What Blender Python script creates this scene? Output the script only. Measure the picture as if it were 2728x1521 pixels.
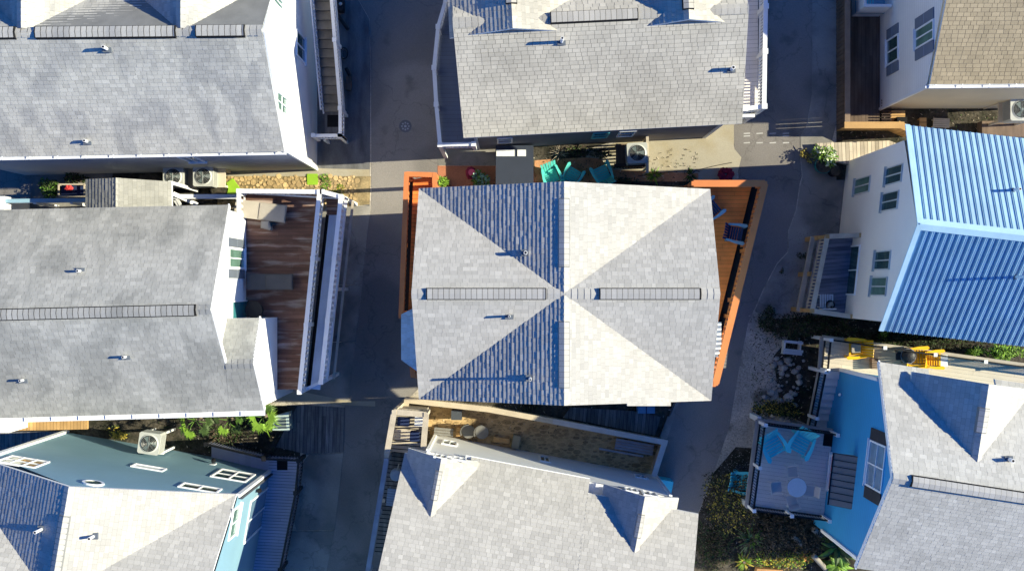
import bpy, math, random
from mathutils import Vector
random.seed(7)
R = math.radians
for o in list(bpy.data.objects): bpy.data.objects.remove(o)
C = bpy.context.scene.collection
SC = bpy.context.scene

# ------------------------------------------------------------------ camera, sky, sun, exposure
H, F, CX, CY = 45.0, 3150.0, 1364.0, 760.5      # drone height, metres per pixel on the ground = H/F
cam = bpy.data.objects.new('camera', bpy.data.cameras.new('camera')); C.objects.link(cam)
cam.location = (0, 0, H); cam.rotation_euler = (0, 0, 0)
cam.data.sensor_width = 36; cam.data.lens = 36 * F / 2728.0; cam.data.clip_end = 500; cam.data.clip_start = 0.5
SC.camera = cam
SUN_EL, SUN_AZ = 30.2, 2.8                        # elevation; degrees north of east
w = bpy.data.worlds.new('World'); SC.world = w; w.use_nodes = True
nt = w.node_tree; bg = nt.nodes['Background']
sky = nt.nodes.new('ShaderNodeTexSky'); sky.sky_type = 'NISHITA'; sky.sun_disc = False
sky.sun_elevation = R(SUN_EL); sky.sun_rotation = R(90 - SUN_AZ); sky.air_density = 1.0; sky.dust_density = 0.3; sky.ozone_density = 4.0
hs = nt.nodes.new('ShaderNodeHueSaturation'); hs.inputs['Saturation'].default_value = 1.6
nt.links.new(sky.outputs[0], hs.inputs['Color']); tn = nt.nodes.new('ShaderNodeMix'); tn.data_type = 'RGBA'; tn.blend_type = 'MULTIPLY'; tn.inputs[0].default_value = 1.0; tn.inputs[7].default_value = (0.34, 0.96, 1.50, 1)
nt.links.new(hs.outputs[0], tn.inputs[6]); nt.links.new(tn.outputs[2], bg.inputs['Color'])
bg.inputs['Strength'].default_value = 0.068
sl = bpy.data.lights.new('sun', 'SUN'); sl.energy = 5.0; sl.angle = R(0.5); sl.color = (1.0, 0.935, 0.70)
so = bpy.data.objects.new('sun', sl); C.objects.link(so); so.location = (40, 3, 30)
sd = Vector((math.cos(R(SUN_EL)) * math.cos(R(SUN_AZ)), math.cos(R(SUN_EL)) * math.sin(R(SUN_AZ)), math.sin(R(SUN_EL))))
so.rotation_euler = sd.to_track_quat('Z', 'Y').to_euler()
SC.view_settings.view_transform = 'Standard'; SC.view_settings.look = 'None'
SC.view_settings.exposure = 0.84; SC.view_settings.gamma = 1.0

# ------------------------------------------------------------------ measuring helpers
def P(px, py, z=0.0):                              # photo pixel at known real height -> world point
    return Vector(((px - CX) * (H - z) / F, -(py - CY) * (H - z) / F, z))
def XY(px, py, z=0.0):
    p = P(px, py, z); return (p.x, p.y)
def onplane(px, py, a, b, c, lift=0.0):            # photo pixel on a sloping plane
    n = (b - a).cross(c - a); d = Vector(((px - CX) / F, -(py - CY) / F, -1.0)); o = Vector((0, 0, H))
    t = n.dot(a - o) / n.dot(d); q = o + d * t; q.z += lift; return q
def onwall(px, py, A, B):                          # photo pixel on a vertical wall -> (along, z)
    u = (Vector(B) - Vector(A)).normalized(); n = Vector((-u.y, u.x))
    d = Vector(((px - CX) / F, -(py - CY) / F)); k = n.dot(Vector(A)) / n.dot(d)
    return (u.dot(d * k - Vector(A)), H - k)

# ------------------------------------------------------------------ materials
MATS = {}
def mat(name, col, rough=0.8, var=0.12, scale=2.0, fine=0.06, fscale=40.0, metal=0.0, bump=0.0, stretch=(1, 1, 1), spec=0.3, col2=None, c2scale=1.0, c2lo=0.45, c2hi=0.6, crack=0.0, lap=0.0):
    if name in MATS: return MATS[name]
    m = bpy.data.materials.new(name); m.use_nodes = True; t = m.node_tree; N = t.nodes; L = t.links
    b = N['Principled BSDF']; b.inputs['Roughness'].default_value = rough; b.inputs['Metallic'].default_value = metal
    b.inputs['Specular IOR Level'].default_value = spec
    tc = N.new('ShaderNodeTexCoord'); mp = N.new('ShaderNodeMapping'); mp.inputs['Scale'].default_value = stretch
    L.new(tc.outputs['Object'], mp.inputs['Vector'])
    def noise(s, det):
        n = N.new('ShaderNodeTexNoise'); n.inputs['Scale'].default_value = s; n.inputs['Detail'].default_value = det
        L.new(mp.outputs[0], n.inputs['Vector']); return n
    n1 = noise(scale, 5); n2 = noise(fscale, 3)
    def rng(src, lo, hi, a=0.3, b_=0.7):
        r = N.new('ShaderNodeMapRange'); r.inputs['From Min'].default_value = a; r.inputs['From Max'].default_value = b_
        r.inputs['To Min'].default_value = lo; r.inputs['To Max'].default_value = hi; L.new(src, r.inputs['Value']); return r.outputs[0]
    a1 = rng(n1.outputs['Fac'], 1 - var, 1 + var); a2 = rng(n2.outputs['Fac'], 1 - fine, 1 + fine)
    at = N.new('ShaderNodeAttribute'); at.attribute_name = 'tint'
    m1 = N.new('ShaderNodeMath'); m1.operation = 'MULTIPLY'; L.new(a1, m1.inputs[0]); L.new(a2, m1.inputs[1])
    m2 = N.new('ShaderNodeMath'); m2.operation = 'MULTIPLY'; L.new(m1.outputs[0], m2.inputs[0]); L.new(at.outputs['Fac'], m2.inputs[1])
    vm = N.new('ShaderNodeVectorMath'); vm.operation = 'SCALE'; L.new(m2.outputs[0], vm.inputs['Scale'])
    if col2 is None: vm.inputs[0].default_value = col
    else:
        n3 = noise(c2scale, 4); f = rng(n3.outputs['Fac'], 0, 1, c2lo, c2hi)
        mx = N.new('ShaderNodeMix'); mx.data_type = 'RGBA'; L.new(f, mx.inputs[0])
        mx.inputs[6].default_value = (*col, 1); mx.inputs[7].default_value = (*col2, 1); L.new(mx.outputs[2], vm.inputs[0])
    if lap > 0:
        sx = N.new('ShaderNodeSeparateXYZ'); L.new(tc.outputs['Object'], sx.inputs[0]); mo = N.new('ShaderNodeMath'); mo.operation = 'FRACT'; dv = N.new('ShaderNodeMath'); dv.operation = 'DIVIDE'; dv.inputs[1].default_value = .19
        L.new(sx.outputs['Z'], dv.inputs[0]); L.new(dv.outputs[0], mo.inputs[0]); lr = rng(mo.outputs[0], 1 - lap, 1, 0.06, 0.16); v3 = N.new('ShaderNodeVectorMath'); v3.operation = 'SCALE'; L.new(vm.outputs[0], v3.inputs[0]); L.new(lr, v3.inputs['Scale']); vm = v3
    if crack > 0:
        wn = noise(2.2, 3); va = N.new('ShaderNodeVectorMath'); va.operation = 'MULTIPLY_ADD'; L.new(wn.outputs['Color'], va.inputs[0]); va.inputs[1].default_value = (.9, .9, .9); L.new(mp.outputs[0], va.inputs[2])
        vo = N.new('ShaderNodeTexVoronoi'); vo.feature = 'DISTANCE_TO_EDGE'; vo.inputs['Scale'].default_value = .33; L.new(va.outputs[0], vo.inputs['Vector'])
        ck = rng(vo.outputs['Distance'], 1 - crack, 1, 0.0, 0.012); pn_ = noise(.16, 2); pt = rng(pn_.outputs['Fac'], .84, 1.08, .47, .5); st_ = noise(1.1, 6); stn = rng(st_.outputs['Fac'], 1.0, .72, .60, .72)
        mm = N.new('ShaderNodeMath'); mm.operation = 'MULTIPLY'; L.new(ck, mm.inputs[0]); L.new(pt, mm.inputs[1]); mn = N.new('ShaderNodeMath'); mn.operation = 'MULTIPLY'; L.new(mm.outputs[0], mn.inputs[0]); L.new(stn, mn.inputs[1])
        v2 = N.new('ShaderNodeVectorMath'); v2.operation = 'SCALE'; L.new(vm.outputs[0], v2.inputs[0]); L.new(mn.outputs[0], v2.inputs['Scale']); vm = v2
    L.new(vm.outputs[0], b.inputs['Base Color'])
    if bump > 0:
        bp = N.new('ShaderNodeBump'); bp.inputs['Strength'].default_value = bump; bp.inputs['Distance'].default_value = 0.03
        L.new(n2.outputs['Fac'], bp.inputs['Height']); L.new(bp.outputs[0], b.inputs['Normal'])
    MATS[name] = m; return m

SH_C = mat('shingle_pale_grey', (0.455, 0.44, 0.405), 0.9, 0.05, 0.7, 0.10, 60, bump=0.15)
SH_N = mat('shingle_warm_grey', (0.52, 0.49, 0.42), 0.9, 0.10, 0.6, 0.10, 60, bump=0.15, col2=(0.44, 0.415, 0.355), c2scale=0.5)
SH_NW = mat('shingle_streaked_grey', (0.52, 0.505, 0.455), 0.9, 0.09, 0.9, 0.10, 60, bump=0.15, stretch=(1.5, 0.45, 1), col2=(0.36, 0.355, 0.335), c2scale=0.9)
SH_W = mat('shingle_weathered_grey', (0.41, 0.405, 0.375), 0.9, 0.10, 0.7, 0.10, 60, bump=0.15, stretch=(1.2, 0.5, 1), col2=(0.31, 0.31, 0.29), c2scale=0.8)
SH_NE = mat('shingle_beige', (0.37, 0.305, 0.205), 0.9, 0.10, 1.0, 0.12, 60, bump=0.15)
SH_SE = mat('shingle_light_grey', (0.475, 0.465, 0.435), 0.9, 0.09, 0.7, 0.10, 60, bump=0.15)
UNDER = mat('roofing_felt', (0.10, 0.10, 0.10), 0.95)
UNDERG = mat('roofing_felt_grey', (0.22, 0.22, 0.21), 0.95)
WHITE = mat('white_paint', (0.80, 0.81, 0.81), 0.5, 0.03, 1.5, 0.02)
WHITE2 = mat('white_wall_paint', (0.84, 0.82, 0.79), 0.8, 0.05, 0.8, 0.03, lap=0.16)
GREYW = mat('grey_wall_paint', (0.42, 0.43, 0.45), 0.8, 0.05, 0.8, 0.03, lap=0.16)
CREAM = mat('cream_stucco', (0.66, 0.58, 0.43), 0.9, 0.06, 0.8, 0.04)
EWALL = mat('off_white_stucco', (0.86, 0.80, 0.72), 0.9, 0.04, 0.6, 0.04, bump=0.1)
BLUEW = mat('bright_blue_siding', (0.035, 0.30, 0.62), 0.6, 0.05, 0.8, 0.02, lap=0.16)
TEALW = mat('soft_teal_siding', (0.21, 0.36, 0.44), 0.7, 0.05, 0.8, 0.02, lap=0.16)
SLATEW = mat('slate_siding', (0.20, 0.195, 0.22), 0.8, 0.10, 1.0, 0.04, lap=0.16)
LBLUEW = mat('pale_blue_siding', (0.30, 0.48, 0.60), 0.7, 0.05)
METAL = mat('blue_metal_roofing', (0.38, 0.58, 0.72), 0.55, 0.13, 1.0, 0.05, 30, metal=0.0, spec=0.5)
METALD = mat('blue_metal_seam', (0.06, 0.17, 0.34), 0.4, 0.03, metal=0.2)
GLASS = mat('window_glass', (0.03, 0.075, 0.07), 0.05, 0.2, 0.6, 0.02, spec=0.8)
GLASSG = mat('window_blind_glass', (0.12, 0.22, 0.17), 0.1, 0.35, 1.2, 0.02, spec=0.7)
SHUT = mat('grey_shutter', (0.12, 0.14, 0.17), 0.7, 0.06)
DSHUT = mat('charcoal_shutter', (0.035, 0.035, 0.04), 0.6, 0.06)
PAPER = mat('white_bright_trim', (0.85, 0.86, 0.86), 0.5, 0.02)
BLK = mat('black_metal', (0.012, 0.012, 0.014), 0.45, 0.1)
BLKM = mat('black_rubber', (0.010, 0.010, 0.011), 0.9, 0.2)
ORANGE = mat('orange_stained_deck', (0.80, 0.225, 0.05), 0.6, 0.16, 2.0, 0.06, 40)
ORANGEL = mat('orange_painted_rail', (0.66, 0.22, 0.07), 0.55, 0.06, 2.0, 0.04)
BROWN = mat('brown_weathered_deck', (0.16, 0.085, 0.06), 0.8, 0.35, 1.4, 0.12, 30, stretch=(0.5, 3, 1), col2=(0.34, 0.27, 0.23), c2scale=1.6, c2lo=0.52, c2hi=0.68)
BROWND = mat('dark_brown_deck', (0.15, 0.105, 0.075), 0.8, 0.3, 1.5, 0.1, 30, stretch=(3, 0.5, 1))
TANW = mat('tan_timber', (0.50, 0.30, 0.12), 0.7, 0.15, 2.0, 0.08)
PALEW = mat('pale_weathered_timber', (0.52, 0.45, 0.35), 0.8, 0.15, 2.5, 0.08)
GREYD = mat('grey_composite_deck', (0.76, 0.71, 0.68), 0.6, 0.07, 1.0, 0.04)
DARKD = mat('dark_slate_deck', (0.17, 0.20, 0.26), 0.5, 0.08, 0.9, 0.03)
CREAMD = mat('cream_deck', (0.60, 0.53, 0.42), 0.7, 0.07, 1.0, 0.04)
LAVD = mat('lavender_grey_deck', (0.50, 0.47, 0.55), 0.6, 0.08, 1.0, 0.03)
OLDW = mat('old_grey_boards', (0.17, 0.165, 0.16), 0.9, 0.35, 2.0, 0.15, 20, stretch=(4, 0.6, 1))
ASPH = mat('asphalt', (0.25, 0.23, 0.21), 0.95, 0.10, 0.5, 0.14, 45, bump=0.3, crack=0.22)
CONC = mat('concrete', (0.33, 0.31, 0.275), 0.9, 0.14, 0.8, 0.07, 25, bump=0.1, col2=(0.22, 0.21, 0.19), c2scale=0.7, crack=0.25)
CONCL = mat('pale_concrete', (0.42, 0.38, 0.29), 0.9, 0.10, 0.8, 0.07, 25, col2=(0.36, 0.31, 0.21), c2scale=0.8)
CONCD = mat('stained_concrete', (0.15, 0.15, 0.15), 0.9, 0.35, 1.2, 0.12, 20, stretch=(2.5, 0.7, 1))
SAND = mat('sandy_soil', (0.50, 0.45, 0.37), 1.0, 0.22, 1.2, 0.25, 14, bump=0.6, col2=(0.13, 0.12, 0.085), c2scale=0.9, c2lo=0.56, c2hi=0.72)
SOIL = mat('dark_soil', (0.075, 0.065, 0.05), 1.0, 0.4, 1.2, 0.35, 10, bump=0.8, col2=(0.03, 0.03, 0.02), c2scale=1.6)
TERRA = mat('terracotta_paving', (0.42, 0.165, 0.085), 0.85, 0.15, 1.5, 0.1, 20)
STONE = mat('golden_flagstone', (0.56, 0.40, 0.20), 0.9, 0.15, 2.0, 0.12, 18, bump=0.4)
MORTAR = mat('dark_joint', (0.06, 0.05, 0.035), 1.0, 0.3)
GALV = mat('galvanised_metal', (0.45, 0.45, 0.45), 0.35, 0.1, metal=0.6)
ACW = mat('air_conditioner_casing', (0.50, 0.51, 0.48), 0.5, 0.05)
ACF = mat('fan_grille_metal', (0.10, 0.13, 0.13), 0.4, 0.1)
AQUA = mat('aqua_plastic', (0.13, 0.72, 0.62), 0.45, 0.05)
SKYB = mat('sky_blue_plastic', (0.13, 0.76, 0.82), 0.45, 0.05)
SLATEB = mat('slate_blue_plastic', (0.16, 0.27, 0.38), 0.5, 0.05)
NAVY = mat('navy_cushion', (0.02, 0.035, 0.10), 0.9, 0.1)
YEL = mat('yellow_plastic', (0.85, 0.46, 0.015), 0.4, 0.04)
GREYC = mat('charcoal_cushion', (0.10, 0.095, 0.09), 0.9, 0.1)
BEIGEC = mat('beige_cover', (0.36, 0.32, 0.26), 0.9, 0.08)
TGLASS = mat('table_glass', (0.62, 0.70, 0.78), 0.12, 0.03)
LIME = mat('lime_cushion', (0.30, 0.52, 0.035), 0.8, 0.08)
LEAFD = mat('dark_leaf', (0.045, 0.075, 0.02), 0.6, 0.3, 3.0)
LEAFM = mat('green_leaf', (0.10, 0.20, 0.03), 0.55, 0.3, 3.0)
LEAFL = mat('bright_leaf', (0.19, 0.33, 0.035), 0.5, 0.25, 3.0)
LEAFY = mat('yellow_leaf', (0.48, 0.38, 0.06), 0.6, 0.2, 3.0)
BRUSH = mat('dry_brush', (0.11, 0.085, 0.055), 0.9, 0.3, 3.0)
BARK = mat('bark', (0.20, 0.16, 0.12), 0.9, 0.2)
ROCK = mat('pale_rock', (0.40, 0.38, 0.35), 0.9, 0.2, 3.0, 0.1)
REDP = mat('red_petal', (0.70, 0.06, 0.06), 0.6, 0.1)
MAROON = mat('maroon_fabric', (0.20, 0.01, 0.04), 0.8, 0.1)
PINKP = mat('pink_plastic', (0.80, 0.12, 0.20), 0.5, 0.05)
PAINTL = mat('road_paint', (0.48, 0.47, 0.44), 0.8, 0.1)
BAYSH = mat('bay_roof_shingle', (0.20, 0.36, 0.55), 0.8, 0.1, 1.5)
TARP = mat('blue_tarp', (0.10, 0.25, 0.42), 0.5, 0.1)
GREENP = mat('green_plastic', (0.02, 0.20, 0.17), 0.5, 0.1)
BRICKR = mat('red_door_paint', (0.45, 0.05, 0.06), 0.5, 0.05)
AWN = mat('charcoal_awning', (0.20, 0.19, 0.18), 0.75, 0.08)
UMB = mat('dark_table_top', (0.015, 0.015, 0.02), 0.5, 0.1)

# ------------------------------------------------------------------ mesh builder
def tag(o, label, cat=None, group=None, kind=None):
    if label: o['label'] = label
    if cat: o['category'] = cat
    if group: o['group'] = group
    if kind: o['kind'] = kind
    return o
class G:
    def __init__(s): s.v = []; s.f = []; s.m = []; s.t = []; s.ms = []
    def mi(s, m):
        if m not in s.ms: s.ms.append(m)
        return s.ms.index(m)
    def face(s, pts, m, tint=1.0):
        i = len(s.v); s.v += [tuple(p) for p in pts]; s.f.append(tuple(range(i, i + len(pts)))); s.m.append(s.mi(m)); s.t.append(tint)
    def obox(s, O, ux, uy, uz, a, b, c, m, tint=1.0, top=None):
        i = len(s.v)
        for k in c:
            for (x, y) in ((a[0], b[0]), (a[1], b[0]), (a[1], b[1]), (a[0], b[1])):
                s.v.append(tuple(O + ux * x + uy * y + uz * k))
        q = s.mi(m)
        for n, f in enumerate(((3, 2, 1, 0), (4, 5, 6, 7), (0, 1, 5, 4), (1, 2, 6, 5), (2, 3, 7, 6), (3, 0, 4, 7))):
            s.f.append(tuple(i + j for j in f)); s.m.append(s.mi(top) if (top and n == 1) else q); s.t.append(tint)
    def box(s, x, y, z, m, tint=1.0, rot=0.0, piv=None):
        cxx, cyy = piv if piv else ((x[0] + x[1]) / 2, (y[0] + y[1]) / 2)
        cs, sn = math.cos(rot), math.sin(rot)
        s.obox(Vector((cxx, cyy, 0)), Vector((cs, sn, 0)), Vector((-sn, cs, 0)), Vector((0, 0, 1)),
               (x[0] - cxx, x[1] - cxx), (y[0] - cyy, y[1] - cyy), z, m, tint)
    def beam(s, p, q, w, h, m, tint=1.0, up=Vector((0, 0, 1))):
        p = Vector(p); q = Vector(q); d = (q - p); L = d.length
        if L < 1e-5: return
        d.normalize(); sd_ = d.cross(up)
        if sd_.length < 1e-3: sd_ = Vector((1, 0, 0))
        sd_.normalize(); u = sd_.cross(d)
        s.obox(p, d, sd_, u, (0, L), (-w / 2, w / 2), (-h / 2, h / 2), m, tint)
    def prism(s, pts, z0, z1, m, tint=1.0, side=None):      # pts: world xy
        a = sum(pts[i][0] * pts[(i + 1) % len(pts)][1] - pts[(i + 1) % len(pts)][0] * pts[i][1] for i in range(len(pts)))
        if a < 0: pts = pts[::-1]
        s.face([(x, y, z1) for x, y in pts], m, tint); s.face([(x, y, z0) for x, y in pts[::-1]], side or m, tint)
        for i in range(len(pts)):
            (x0, y0), (x1, y1) = pts[i], pts[(i + 1) % len(pts)]
            s.face([(x0, y0, z0), (x1, y1, z0), (x1, y1, z1), (x0, y0, z1)], side or m, tint)
    def cyl(s, c, r, z0, z1, m, n=16, r2=None, tint=1.0):
        r2 = r if r2 is None else r2; A = [2 * math.pi * k / n for k in range(n)]
        a = [(c[0] + r * math.cos(t), c[1] + r * math.sin(t), z0) for t in A]; b = [(c[0] + r2 * math.cos(t), c[1] + r2 * math.sin(t), z1) for t in A]
        s.face(a[::-1], m, tint); s.face(b, m, tint)
        for k in range(n): s.face([a[k], a[(k + 1) % n], b[(k + 1) % n], b[k]], m, tint)
    def tube(s, pts, r, m, n=6, tint=1.0, r_end=None):
        pts = [Vector(p) for p in pts]; rings = []
        for i, p in enumerate(pts):
            d = (pts[min(i + 1, len(pts) - 1)] - pts[max(i - 1, 0)]).normalized()
            a = d.cross(Vector((0, 0, 1)));
            if a.length < 1e-3: a = Vector((1, 0, 0))
            a.normalize(); b = d.cross(a); rr = r if r_end is None else r + (r_end - r) * i / (len(pts) - 1)
            rings.append([p + (a * math.cos(2 * math.pi * k / n) + b * math.sin(2 * math.pi * k / n)) * rr for k in range(n)])
        for i in range(len(rings) - 1):
            for k in range(n): s.face([rings[i][k], rings[i][(k + 1) % n], rings[i + 1][(k + 1) % n], rings[i + 1][k]], m, tint)
        s.face(rings[0], m, tint); s.face(rings[-1], m, tint)
    def blob(s, c, rx, ry, rz, m, seed=0, n=7, jit=0.25, tint=1.0):
        rnd = random.Random(seed); rings = []
        for i in range(1, n):
            th = math.pi * i / n; ring = []
            for k in range(n + 2):
                ph = 2 * math.pi * k / (n + 2); q = 1 + rnd.uniform(-jit, jit)
                ring.append((c[0] + rx * q * math.sin(th) * math.cos(ph), c[1] + ry * q * math.sin(th) * math.sin(ph), c[2] + rz * q * math.cos(th)))
            rings.append(ring)
        K = n + 2; tp = (c[0], c[1], c[2] + rz); bt = (c[0], c[1], c[2] - rz)
        for k in range(K): s.face([tp, rings[0][k], rings[0][(k + 1) % K]], m, tint); s.face([bt, rings[-1][(k + 1) % K], rings[-1][k]], m, tint)
        for i in range(len(rings) - 1):
            for k in range(K): s.face([rings[i][k], rings[i + 1][k], rings[i + 1][(k + 1) % K], rings[i][(k + 1) % K]], m, tint)
    def build(s, name, parent=None, origin=None):
        off = Vector(origin) if origin is not None else (Vector(parent.get('_o', (0, 0, 0))) if parent else Vector((0, 0, 0)))
        me = bpy.data.meshes.new(name); me.from_pydata([tuple(Vector(v) - off) for v in s.v], [], s.f)
        for m in s.ms: me.materials.append(m)
        me.polygons.foreach_set('material_index', s.m)
        at = me.attributes.new('tint', 'FLOAT', 'FACE'); at.data.foreach_set('value', s.t)
        me.update()
        o = bpy.data.objects.new(name, me); C.objects.link(o)
        if parent: o.parent = parent; o['_o'] = list(off)
        else: o.location = off; o['_o'] = list(off)
        return o
def thing(name, loc, label, cat, group=None, rot=0.0, local=False):
    o = bpy.data.objects.new(name, None); C.objects.link(o); o.location = loc; o.rotation_euler = (0, 0, rot); o.empty_display_size = 0.3
    o['_o'] = [0, 0, 0] if local else list(loc)
    return tag(o, label, cat, group)
def copy_tree(o, parent=None):
    c = o.copy(); C.objects.link(c)
    if parent: c.parent = parent
    for ch in [x for x in bpy.data.objects if x.parent == o]: copy_tree(ch, c)
    return c
def place(o, loc, rot=0.0, label=None, scale=None):
    o.location = loc; o.rotation_euler = (0, 0, rot)
    if label: o['label'] = label
    if scale: o.scale = scale
    return o

# ------------------------------------------------------------------ roofs
def clip(poly, lo, hi, ax):
    for sgn, lim in ((1, lo), (-1, hi)):
        out = []
        for i in range(len(poly)):
            p, q = poly[i], poly[(i + 1) % len(poly)]
            a = sgn * (p[ax] - lim); b = sgn * (q[ax] - lim)
            if a >= 0: out.append(p)
            if (a > 0 and b < 0) or (a < 0 and b > 0):
                t = a / (a - b); out.append((p[0] + (q[0] - p[0]) * t, p[1] + (q[1] - p[1]) * t))
        poly = out
        if len(poly) < 3: return []
    return poly
def frame(pts):
    n = Vector((0, 0, 0))
    for i in range(1, len(pts) - 1): n += (pts[i] - pts[0]).cross(pts[i + 1] - pts[0])
    n.normalize()
    if n.z < 0: n = -n
    u = Vector((0, 0, 1)).cross(n)
    u = Vector((1, 0, 0)) if u.length < 1e-4 else u.normalized()
    return u, n.cross(u), n
def shingles(g, pts, m, e=0.145, tw=(0.13, 0.26), gap=0.005, butt=0.012, hgap=0.007, fascia=WHITE, thick=0.14, base=UNDERG, var=0.10, slab=True):
    pts = [Vector(p) for p in pts]; u, v, n = frame(pts); O = pts[0]
    uv = [((p - O).dot(u), (p - O).dot(v)) for p in pts]
    v0 = min(p[1] for p in uv); v1 = max(p[1] for p in uv)
    if slab:
        g.face(pts, base); lo = [p - Vector((0, 0, thick)) for p in pts]; g.face(lo, fascia)
        for i in range(len(pts)):
            j = (i + 1) % len(pts); g.face([pts[i], pts[j], lo[j], lo[i]], fascia)
    k = 0; vv = v0
    while vv < v1:
        band = clip(uv, vv + hgap, vv + e, 1)
        if band:
            a = min(p[0] for p in band); b = max(p[0] for p in band); x = a - random.uniform(0, tw[1])
            while x < b:
                wd = random.uniform(*tw); pc = clip(band, x, x + wd - gap, 0); bt = butt * random.uniform(0.7, 1.3)
                if pc:
                    tt = 1 + random.uniform(-var, var) + (0.08 if random.random() < 0.12 else 0)
                    def lift(p): return O + u * p[0] + v * p[1] + n * (0.003 + bt * max(0.0, 1 - (p[1] - vv) / (e * 1.02)))
                    g.face([lift(p) for p in pc], m, tt)
                    lowp = [p for p in pc if p[1] < vv + hgap + 1e-4]
                    if len(lowp) >= 2:
                        A = min(lowp); B = max(lowp)
                        g.face([O + u * A[0] + v * A[1] + n * 0.0, O + u * B[0] + v * B[1], lift(B), lift(A)], m, tt * 0.8)
                x += wd
        vv += e; k += 1
def ridge_cap(g, a, b, m, wdt=0.16, drop=0.09, seg=0.2, h=0.02, na=None):
    a = Vector(a); b = Vector(b); d = b - a; L = d.length; d.normalize(); s_ = d.cross(Vector((0, 0, 1))).normalized(); x = 0
    while x < L - 0.02:
        y = min(x + seg - 0.012, L); t = 1 + random.uniform(-0.08, 0.08); z0, z1 = h, h + 0.014
        c0 = a + d * x + Vector((0, 0, z0)); c1 = a + d * y + Vector((0, 0, z1)); dr = Vector((0, 0, -drop))
        for sg in (-1, 1):
            g.face([c0, c1, c1 + s_ * wdt * sg + dr, c0 + s_ * wdt * sg + dr], m, t)
        x += seg
def ridge_vent(parent, a, b, m, wdt=0.17, h=0.085, drop=0.05, FL=None):
    BLKM = FL or MATS['black_rubber']; g = G(); a = Vector(a); b = Vector(b); d = (b - a).normalized(); s_ = d.cross(Vector((0, 0, 1))).normalized(); up = Vector((0, 0, 1))
    for sg in (-1, 1):                                  # dark louvred flanks
        g.face([a + up * h, b + up * h, b + s_ * wdt * sg + up * (h - drop), a + s_ * wdt * sg + up * (h - drop)], BLKM)
        g.face([a + s_ * wdt * sg + up * (h - drop), b + s_ * wdt * sg + up * (h - drop), b + s_ * wdt * sg * 1.12 - up * 0.14, a + s_ * wdt * sg * 1.12 - up * 0.14], BLKM)
    for e_ in (a, b): g.face([e_ + up * h, e_ + s_ * wdt + up * (h - drop), e_ + s_ * wdt - up * .12, e_ - s_ * wdt - up * .12, e_ - s_ * wdt + up * (h - drop)], BLKM)
    ridge_cap(g, a + d * 0.03, b - d * 0.03, m, wdt - 0.012, drop, 0.17, h + 0.004)
    return g.build('ridge_vent', parent)
def vent_pipe(parent, p, h=0.45, r=0.04, flash=True, dark=True):
    g = G(); 
    g.cyl((p.x, p.y), r, p.z - 0.1, p.z + h, GALV if not dark else WHITE, 10); g.cyl((p.x, p.y), r * 0.7, p.z + h, p.z + h + .003, BLK, 10)
    g.cyl((p.x, p.y), r * 2.0, p.z - 0.08, p.z + 0.07, SHUT, 10, r * 1.2)
    if flash: g.obox(p + Vector((0, 0, 0.035)), Vector((1, 0, 0)), Vector((0, 1, 0)), Vector((0, 0, 1)), (-.13, .13), (-.10, .10), (-.08, .0), SHUT)
    return g.build('vent_pipe', parent)
def gutter(parent, a, b, m=WHITE, wd=0.13, inside=BLKM):
    a = Vector(a); b = Vector(b); g = G(); d = (b - a).normalized(); s_ = d.cross(Vector((0, 0, 1))).normalized()
    cen = Vector((0, 0, 0)) - (a + b) / 2; cen.z = 0
    up = Vector((0, 0, 1)); L = (b - a).length
    g.obox(a, d, s_, up, (0, L), (-wd / 2, -wd / 2 + .02), (-.12, .01), m); g.obox(a, d, s_, up, (0, L), (wd / 2 - .02, wd / 2), (-.12, .01), m)
    g.obox(a, d, s_, up, (0, L), (-wd / 2 + .02, wd / 2 - .02), (-.12, -.10), m)
    x = 0.2
    while x < L: g.obox(a, d, s_, up, (x, x + .04), (-wd / 2, wd / 2), (.011, .02), m); x += 0.9
    return g.build('gutter', parent)

# ------------------------------------------------------------------ walls, windows, rails, decks
def walls(parent, top, z0, m, name='wall', mats=None):   # top: list of (x, y, z)
    g = G(); n = len(top)
    for i in range(n):
        a, b = top[i], top[(i + 1) % n]
        g.face([(a[0], a[1], z0), (b[0], b[1], z0), tuple(b), tuple(a)], mats[i] if mats else m)
    zc = min(p[2] for p in top) - .12; g.face([(p[0], p[1], zc) for p in top], m)
    return g.build(name, parent)
def win(parent, A, B, quad, mx=1, mz=0, fm=PAPER, gm=GLASS, fw=0.055, shut=None, sill=True, shm=SHUT, name='window'):
    A = Vector(A); B = Vector(B); u = (B - A).normalized(); n = Vector((-u.y, u.x))
    if n.dot(A) > 0: n = -n
    q = [onwall(x, y, A, B) for x, y in quad]; ts = sorted(p[0] for p in q); zs = sorted(p[1] for p in q)
    t0, t1, z0, z1 = (ts[0] + ts[1]) / 2, (ts[2] + ts[3]) / 2, (zs[0] + zs[1]) / 2, (zs[2] + zs[3]) / 2
    return win_at(parent, A, u, n, t0, t1, z0, z1, mx, mz, fm, gm, fw, shut, sill, shm, name)
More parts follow.
